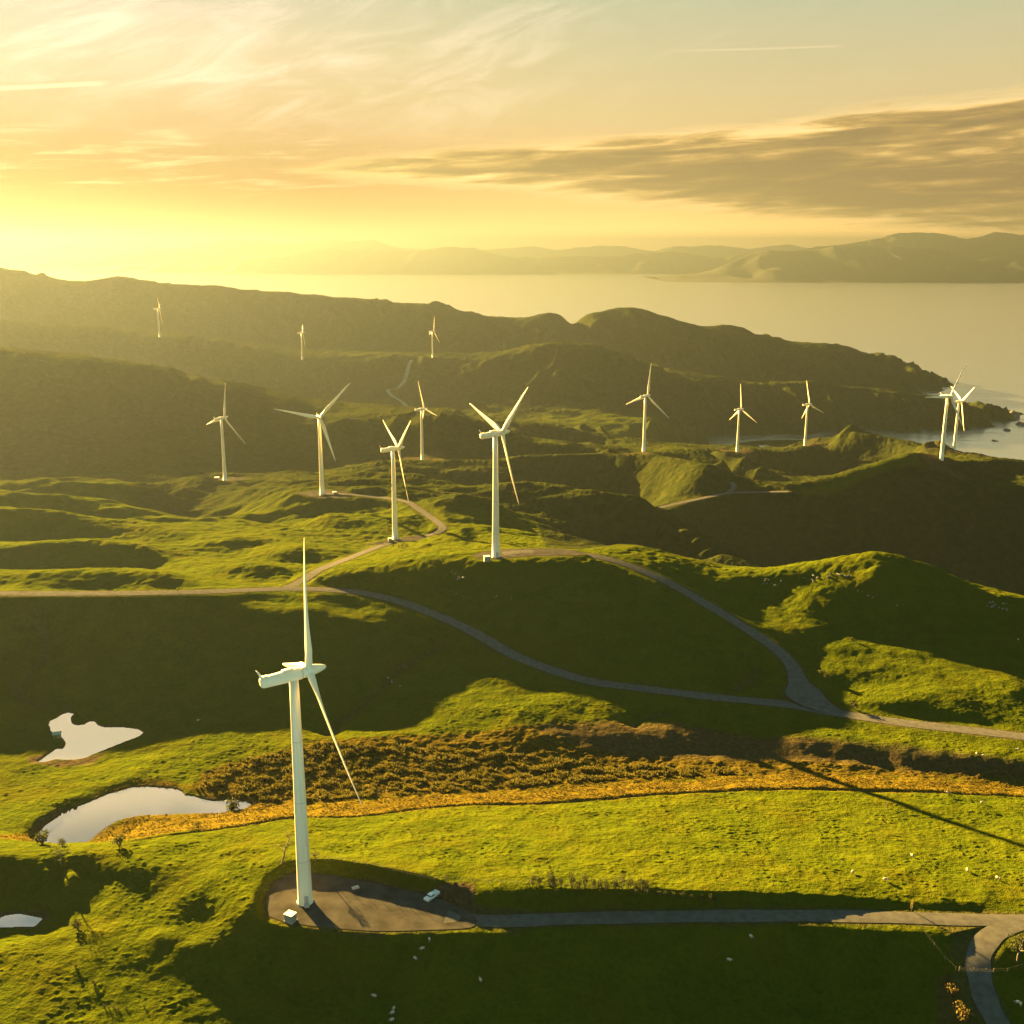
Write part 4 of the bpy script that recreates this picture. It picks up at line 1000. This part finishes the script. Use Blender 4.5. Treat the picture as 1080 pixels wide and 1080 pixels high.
# offshore rocks
for (u, v, wd, hgt, lb) in ((1068,438,34,22,'tall dark sea stack off the tip of the headland'),(1078,446,26,12,'low dark rock to the right of the sea stack'),(1062,452,16,7,'small dark reef rock in the bay below the sea stack'),(1049,463,14,4,'flat dark rock awash in the bright bay'),(985,412,30,6,'low dark rocks at the foot of the far headland')):
    p = ptZ(u, v + 2, SEA); o = link('sea_rock', rock_mesh(int(u)), None); o.data.materials.clear(); o.data.materials.append(M_dkrock)
    o.location = (p[0], p[1], SEA - hgt*.2); o.scale = (wd*.5, wd*.6, hgt); tag(o, lb, 'rock')

# transformer cabinets beside the towers
def make_kiosk(p, rz, s_, label):
    t = empty('transformer_kiosk', p, rz); tag(t, label, 'cabinet')
    bm = bmesh.new(); add_box(bm, (0,0,.05*s_), (2.9*s_,2.5*s_,.3*s_)); link('plinth', bm_mesh('plinth', bm), M_grey, t)
    bm = bmesh.new(); add_box(bm, (0,0,1.2*s_), (2.6*s_,2.2*s_,2.0*s_), bevel=.04); link('cabinet_body', bm_mesh('cabinet_body', bm), M_kwall, t)
    bm = bmesh.new(); add_box(bm, (0,0,2.28*s_), (2.85*s_,2.45*s_,.16*s_), bevel=.04); link('roof', bm_mesh('roof', bm), M_kroof, t)
    for x in (-.62,.62):
        bm = bmesh.new(); add_box(bm, (x*s_,-1.12*s_,1.2*s_), (1.15*s_,.06*s_,1.75*s_), bevel=.01); d = link('door', bm_mesh('door', bm), M_kwall, t)
        bm = bmesh.new(); add_box(bm, ((x - .35*math.copysign(1,x))*s_,-1.17*s_,1.2*s_), (.06*s_,.06*s_,.3*s_)); link('handle', bm_mesh('handle', bm), M_wire, d)
k0 = ptZ(306.5, 971, 0.06); make_kiosk(k0, R(-28), .95, 'grey cabinet with a cream roof beside the nearest turbine tower')
k0 = ptZ(513.5, 591.5, 14.05); make_kiosk((k0[0], k0[1], max(14.05, ground_z(k0[0], k0[1]))), R(10), 1.15, 'grey cabinet with a white roof left of the second largest turbine')
for (u, v, Y, sc_, lb) in ((411.5,571,738,1.0,'white topped cabinet at the foot of the turbine by the road bend'),(353,521.5,895,1.1,'small pale cabinet right of the face-on turbine'),(229,507.5,1128,1.7,'small white cabinet left of the leftmost middle distance turbine')):
    k0 = ptY(u, v, Y); make_kiosk((k0[0], k0[1], ground_z(k0[0], k0[1]) + .05), R(15), sc_, lb)
k0 = ptZ(375, 936.5, .07); bm = bmesh.new(); add_box(bm, (0,0,.12), (2.0,1.3,.24), bevel=.03); add_box(bm, (.2,.1,.3), (1.2,.9,.14), bevel=.03)
o = link('concrete_slab', bm_mesh('concrete_slab', bm), M_slab); o.location = k0; o.rotation_euler = (0,0,R(25)); tag(o, 'pale slab lying on the gravel pad at the edge of the shade', 'slab')

# white pickup at the back of the pad
k0 = ptZ(455.5, 947.5, .08); t = empty('pickup_truck', k0, R(-128)); tag(t, 'white pickup truck parked against the bank at the back of the pad', 'pickup truck')
bm = bmesh.new(); add_box(bm, (0,0,.72), (4.9,1.78,.55), bevel=.1); add_box(bm, (1.75,0,1.03), (1.35,1.7,.2), bevel=.08)
link('body', bm_mesh('body', bm, False), M_car, t)
bm = bmesh.new(); add_box(bm, (.35,0,1.36), (1.75,1.62,.72), bevel=.1, taper=.84); cab = link('cab', bm_mesh('cab', bm), M_car, t)
bm = bmesh.new()
for sy in (-1,1): add_box(bm, (.35,sy*.765,1.40), (1.35,.05,.36))
link('side_window', bm_mesh('side_window', bm), M_glass, cab)
bm = bmesh.new(); add_box(bm, (1.19,0,1.38), (.05,1.35,.42)); link('windscreen', bm_mesh('windscreen', bm), M_glass, cab)
bm = bmesh.new()
for sy in (-1,1): add_box(bm, (-1.5,sy*.84,1.12), (1.85,.09,.3), bevel=.02)
add_box(bm, (-2.4,0,1.12), (.09,1.7,.3), bevel=.02); link('tray', bm_mesh('tray', bm), M_car, t)
for x in (-1.5,1.55):
    for sy in (-1,1):
        bm = bmesh.new(); add_tube(bm, [(x,sy*.72,.38),(x,sy*.92,.38)], [.38,.38], 18); wv = link('wheel', bm_mesh('wheel', bm), M_tyre, t)
        bm = bmesh.new(); add_tube(bm, [(x,sy*.9,.38),(x,sy*.935,.38)], [.22,.2], 12); link('rim', bm_mesh('rim', bm), M_rim, wv)
for sy in (-1,1):
    bm = bmesh.new(); add_box(bm, (-2.46,sy*.78,.85), (.06,.14,.3)); link('tail_lamp', bm_mesh('tail_lamp', bm), M_lamp, t)

# pump hut on the far pond
k0 = ptZ(60.5, 778.5, -17.3); t = empty('pump_hut', (k0[0], k0[1], -17.25), R(18)); tag(t, 'small green hut with a pale roof on the left shore of the far pond', 'hut')
bm = bmesh.new(); add_box(bm, (0,0,1.0), (2.8,2.6,2.3), bevel=.04); link('wall', bm_mesh('wall', bm), M_hut, t)
bm = bmesh.new()
vsx = [bm.verts.new(q) for q in ((-1.7,-1.6,2.12),(1.7,-1.6,2.12),(1.7,0,2.85),(-1.7,0,2.85),(-1.7,1.6,2.12),(1.7,1.6,2.12))]
bm.faces.new((vsx[0],vsx[1],vsx[2],vsx[3])); bm.faces.new((vsx[3],vsx[2],vsx[5],vsx[4])); bm.faces.new((vsx[0],vsx[3],vsx[4])); bm.faces.new((vsx[1],vsx[5],vsx[2])); bm.faces.new((vsx[0],vsx[4],vsx[5],vsx[1]))
bmesh.ops.recalc_face_normals(bm, faces=bm.faces[:]); link('roof', bm_mesh('roof', bm), M_hutroof, t)
bm = bmesh.new(); add_box(bm, (-.5,-1.33,.9), (.9,.06,1.8), bevel=.01); link('door', bm_mesh('door', bm), M_yel, t)

# rush clumps and wild grass of the wet valley: uncountable, one object
def tuft_field(name, n, polys, zmax, hgt, mat, seed, dens_seed, wid=.35, thr=-.1):
    rng = np.random.RandomState(seed); V = []; Fc = []
    allp = np.concatenate([np.array(p)[:, :2] for p in polys]); lo, hi = allp.min(0), allp.max(0)
    lo[0] = max(lo[0], -330); hi[0] = min(hi[0], 300)
    X = rng.uniform(lo[0], hi[0], n*8); Yv = rng.uniform(lo[1], hi[1], n*8)
    ins = np.zeros(len(X), bool)
    for p in polys: ins |= poly_sd(X, Yv, p) < -.3
    dn = fbm(X/7, Yv/5, 3, dens_seed) + rng.uniform(-.3,.3,len(X)); ins &= dn > thr
    X, Yv, dn = X[ins][:n], Yv[ins][:n], dn[ins][:n]
    for x, y, d in zip(X, Yv, dn):
        z = ground_z(x, y) - .08; hh = hgt * rng.uniform(.5, 1.25) * (1 + .5*max(0, d))
        for k in range(9):
            a = rng.uniform(0, 6.28); r = rng.uniform(.0, .55)*hgt; lx, ly = math.cos(a), math.sin(a); b = len(V); w_ = wid*rng.uniform(.6,1.2)
            ox, oy = x + lx*r*.5, y + ly*r*.5
            V += [(ox - ly*w_*.5, oy + lx*w_*.5, z), (ox + ly*w_*.5, oy - lx*w_*.5, z), (ox + lx*r*.9 + ly*w_*.35, oy + ly*r*.9 - lx*w_*.35, z + hh*.7), (ox + lx*r*1.5, oy + ly*r*1.5, z + hh*rng.uniform(.75,1.0))]
            Fc.append((b, b+1, b+2, b+3))
    me = bpy.data.meshes.new(name); me.from_pydata(V, [], Fc); me.update()
    tag(link(name, me, mat), kind='stuff')
RUSH = [[ptZ(u,v,z) for u,v,z in [(203,836,-14.2),(222,812,-14.3),(260,800,-14.4),(300,792,-15),(345,784,-16),(450,788,-19),(560,797,-20),(640,803,-20),(720,806,-20),(800,813,-20),(740,820,-20),(640,824,-19.5),(560,832,-18),(480,836,-16.5),(400,841,-15.5),(330,848,-14.5),(270,846,-14.2)]]]
tuft_field('rushes', 4200, RUSH, 0, 1.15, M_rush, 3, 61, .55, .08)
tuft_field('dry_grass', 5000, DRY, 0, .42, M_dryg, 5, 64, .3, -.2)

# ------------------------------------------------------------------ light, sky, air
SUN_AZ, SUN_EL = R(-34.5), R(10.4)
sd = Vector((math.sin(SUN_AZ)*math.cos(SUN_EL), math.cos(SUN_AZ)*math.cos(SUN_EL), math.sin(SUN_EL)))
sl = bpy.data.lights.new('sun', 'SUN'); sl.energy = 5.0; sl.angle = R(.5); sl.color = (1, .62, .16)
so = bpy.data.objects.new('sun', sl); COL.objects.link(so); so.rotation_euler = (-sd).to_track_quat('-Z', 'Y').to_euler(); so.location = (0, 0, 500)

w = bpy.data.worlds.new('World'); scene.world = w; w.use_nodes = True; nt = w.node_tree
bg = nt.nodes['Background']
tc = node(nt, 'ShaderNodeTexCoord'); dirv = tc.outputs['Generated']
sky = node(nt, 'ShaderNodeTexSky'); sky.sky_type = 'NISHITA'; sky.sun_disc = False; sky.sun_elevation = SUN_EL; sky.sun_rotation = SUN_AZ
sky.air_density = 1.0; sky.dust_density = 3.0; sky.ozone_density = 1.0; sky.altitude = 300
skyc = mix(nt, 1.0, sky.outputs[0], (.80, .60, .36), 'MULTIPLY')
sepd = node(nt, 'ShaderNodeSeparateXYZ'); nt.links.new(dirv, sepd.inputs[0]); dz_ = sepd.outputs[2]
az = math_n(nt, 'ARCTAN2', sepd.outputs[0], sepd.outputs[1])
el = math_n(nt, 'ARCSINE', dz_)
cb = node(nt, 'ShaderNodeCombineXYZ'); nt.links.new(az, cb.inputs[0]); nt.links.new(el, cb.inputs[1])
def cl_noise(scale, sxy, rot, detail, w_=0.0, rg=.55, dist=0):
    mp = node(nt, 'ShaderNodeMapping'); mp.vector_type = 'TEXTURE'; mp.inputs['Rotation'].default_value = (0, 0, R(rot)); mp.inputs['Scale'].default_value = (1/sxy[0], 1/sxy[1], 1); mp.inputs['Location'].default_value = (w_, w_*.7, 0)
    nt.links.new(cb.outputs[0], mp.inputs[0])
    n = node(nt, 'ShaderNodeTexNoise'); n.inputs['Scale'].default_value = scale; n.inputs['Detail'].default_value = detail; n.inputs['Roughness'].default_value = rg; n.inputs['Distortion'].default_value = dist
    nt.links.new(mp.outputs[0], n.inputs['Vector']); return n.outputs[0]
def clampmap(x, a, b_, lo=0., hi=1., t='SMOOTHSTEP'):
    n = node(nt, 'ShaderNodeMapRange'); n.interpolation_type = t; n.inputs[1].default_value = a; n.inputs[2].default_value = b_; n.inputs[3].default_value = lo; n.inputs[4].default_value = hi
    nt.links.new(x, n.inputs[0]); return n.outputs[0]
def add(a, b): return math_n(nt, 'ADD', a, b)
def mul(a, b): return math_n(nt, 'MULTIPLY', a, b)
def sub(a, b): return math_n(nt, 'SUBTRACT', a, b)
nA = cl_noise(1, (3.6, 40), 2.0, 7, 3.1, .55, .35); nB = cl_noise(1, (11, 120), 2.5, 8, 7.7, .6, .5); nC = cl_noise(1, (9, 34), 16, 9, 1.3, .62, 1.3); nD = cl_noise(1, (3.2, 13), 12, 4, 5.3, .5, .4)
# the long bank of cloud low on the right, tapering to the left
top = add(mul(az, .085), R(5.25)); bot = add(mul(az, -.085), R(2.55))
prof = math_n(nt, 'MINIMUM', sub(top, el), sub(el, bot))
prof = math_n(nt, 'MINIMUM', prof, .022)
dens = add(add(mul(prof, 60.0), mul(sub(nA, .5), 1.7)), mul(sub(nB, .5), 1.2))
azf = clampmap(az, R(-27), R(-3))
dens = add(dens, mul(sub(azf, 1.0), 1.1))
bankd = mul(clampmap(dens, -.15, .75), clampmap(az, R(-30), R(-8), .25, 1.))
core = clampmap(add(add(mul(dens, .75), mul(sub(nB, .5), 2.0)), mul(sub(nA, .5), 1.0)), -.1, 1.25)
bankc = ramp(nt, core, [(0.0, (1.6, 1.1, .46)), (.3, (1.05, .68, .22)), (.62, (.62, .40, .13)), (1.0, (.36, .25, .10))]).outputs[0]
# high wisps, densest towards the upper left
wisp = mul(mul(clampmap(add(mul(nC, .65), mul(nD, .35)), .44, .70), clampmap(az, R(20), R(-18), .05, 1.)), clampmap(el, R(4.5), R(8)))
low = mul(mul(clampmap(nB, .48, .70), clampmap(az, R(2), R(-12))), mul(clampmap(el, R(2.2), R(3.4)), clampmap(el, R(6.4), R(4.6))))
# air-glow of the low sun
dt = node(nt, 'ShaderNodeVectorMath'); dt.operation = 'DOT_PRODUCT'; nt.links.new(dirv, dt.inputs[0]); dt.inputs[1].default_value = tuple(sd)
cosd = math_n(nt, 'MAXIMUM', dt.outputs['Value'], 0.0)
glow = math_n(nt, 'POWER', cosd, 11.0)
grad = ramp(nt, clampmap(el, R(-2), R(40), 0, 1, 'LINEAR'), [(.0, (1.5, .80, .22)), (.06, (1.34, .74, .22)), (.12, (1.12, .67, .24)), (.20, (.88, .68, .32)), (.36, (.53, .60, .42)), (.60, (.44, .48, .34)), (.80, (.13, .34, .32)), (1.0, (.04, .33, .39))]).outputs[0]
glowc = mix(nt, glow, (0,0,0), (.20, .10, .08))
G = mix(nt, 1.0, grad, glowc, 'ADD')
# the clear pale sky opposite the low sun, behind the photographer
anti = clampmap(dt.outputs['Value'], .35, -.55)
lowl = ramp(nt, clampmap(az, R(-27), R(8), 0, 1), [(0, (.12,.06,.04)), (.5, (.46,.36,.34)), (1, (1,.97,.97))]).outputs[0]
upl = ramp(nt, clampmap(az, R(-27), R(2), 0, 1), [(0, (.95,.93,1.15)), (1, (1,1,1))]).outputs[0]
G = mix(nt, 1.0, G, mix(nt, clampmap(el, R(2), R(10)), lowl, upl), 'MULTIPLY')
hb = ramp(nt, clampmap(el, R(0), R(6), 0, 1, 'LINEAR'), [(0, (1.7,)*3), (.16, (1.6,)*3), (.25, (.8,)*3), (.34, (.4,)*3), (.5, (.16,)*3), (1, (0,)*3)]).outputs[0]
hb = mul(hb, clampmap(az, R(-16), R(10), .03, 1.))
G = mix(nt, 1.0, G, mix(nt, hb, (0,0,0), (1.0, .59, .17)), 'ADD')
pw = mul(clampmap(az, R(4), R(-14)), mul(clampmap(el, R(20), R(23)), clampmap(el, R(28.6), R(26.6))))  # bright patch added to unseen sky so the far pond reflects brighter
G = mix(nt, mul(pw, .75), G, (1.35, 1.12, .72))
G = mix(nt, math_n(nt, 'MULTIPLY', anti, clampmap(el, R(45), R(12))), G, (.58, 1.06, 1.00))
SK = .70
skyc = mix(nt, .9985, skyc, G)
skyc = mix(nt, mul(wisp, .5), skyc, (1.55, 1.25, .95))
skyc = mix(nt, mul(low, .4), skyc, (1.8, 1.38, .72))
skyc = mix(nt, mul(bankd, .93), skyc, bankc)
def skyd(u, v):
    x, y = (u-540)/F, (540-v)/F; d = Vector((x, CP + y*SP, -SP + y*CP)).normalized(); return math.atan2(d.x, d.y), math.asin(d.z)
def trail(u0, v0, u1, v1, wid, amt, base):
    (a0, e0), (a1, e1) = skyd(u0, v0), skyd(u1, v1); k = (e1-e0)/(a1-a0)
    ln = math_n(nt, 'ADD', math_n(nt, 'MULTIPLY', math_n(nt, 'SUBTRACT', az, a0), k), e0)
    f = clampmap(math_n(nt, 'ABSOLUTE', math_n(nt, 'SUBTRACT', el, ln)), wid, wid*.15)
    ww = (a1-a0)*.25
    f = math_n(nt, 'MULTIPLY', f, math_n(nt, 'MULTIPLY', clampmap(az, a0-ww, a0+ww), clampmap(az, a1+.004, a1-.02)))
    return mix(nt, math_n(nt, 'MULTIPLY', f, amt), base, (1.45, 1.12, .66))
skyc = trail(720, 53.5, 897, 48, .0013, .22, skyc)
skyc = trail(-60, 96, 118, 87, .0026, .7, skyc)
skyc = mix(nt, 1.0, skyc, (.76, .75, .74), 'MULTIPLY')
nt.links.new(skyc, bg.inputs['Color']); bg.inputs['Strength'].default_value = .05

if HAZE:
    bm = bmesh.new(); add_box(bm, (0, 14100, (SEA - 10 + 480) / 2), (46000, 30200, 480 - (SEA - 10)))
    hm = bpy.data.materials.new('thin_golden_haze'); hm.use_nodes = True; hn = hm.node_tree
    hn.nodes.remove(hn.nodes['Principled BSDF'])
    vol = node(hn, 'ShaderNodeVolumePrincipled'); vol.inputs['Color'].default_value = (.041, .051, .062, 1); vol.inputs['Density'].default_value = 8.8e-5; vol.inputs['Anisotropy'].default_value = .56
    hn.links.new(vol.outputs[0], hn.nodes['Material Output'].inputs['Volume'])
    o = link('haze', bm_mesh('haze', bm), hm); tag(o, kind='stuff')

scene.render.engine = 'CYCLES'
c = scene.cycles
c.use_denoising = True
try: c.denoiser = 'OPENIMAGEDENOISE'
except Exception: pass
c.max_bounces = 5; c.diffuse_bounces = 2; c.glossy_bounces = 3; c.volume_bounces = 0; c.transparent_max_bounces = 6
c.sample_clamp_indirect = 4
vs = scene.view_settings; vs.view_transform = 'Standard'; vs.look = 'None'; vs.gamma = 1; vs.use_curve_mapping = False
vs.exposure = 4.68
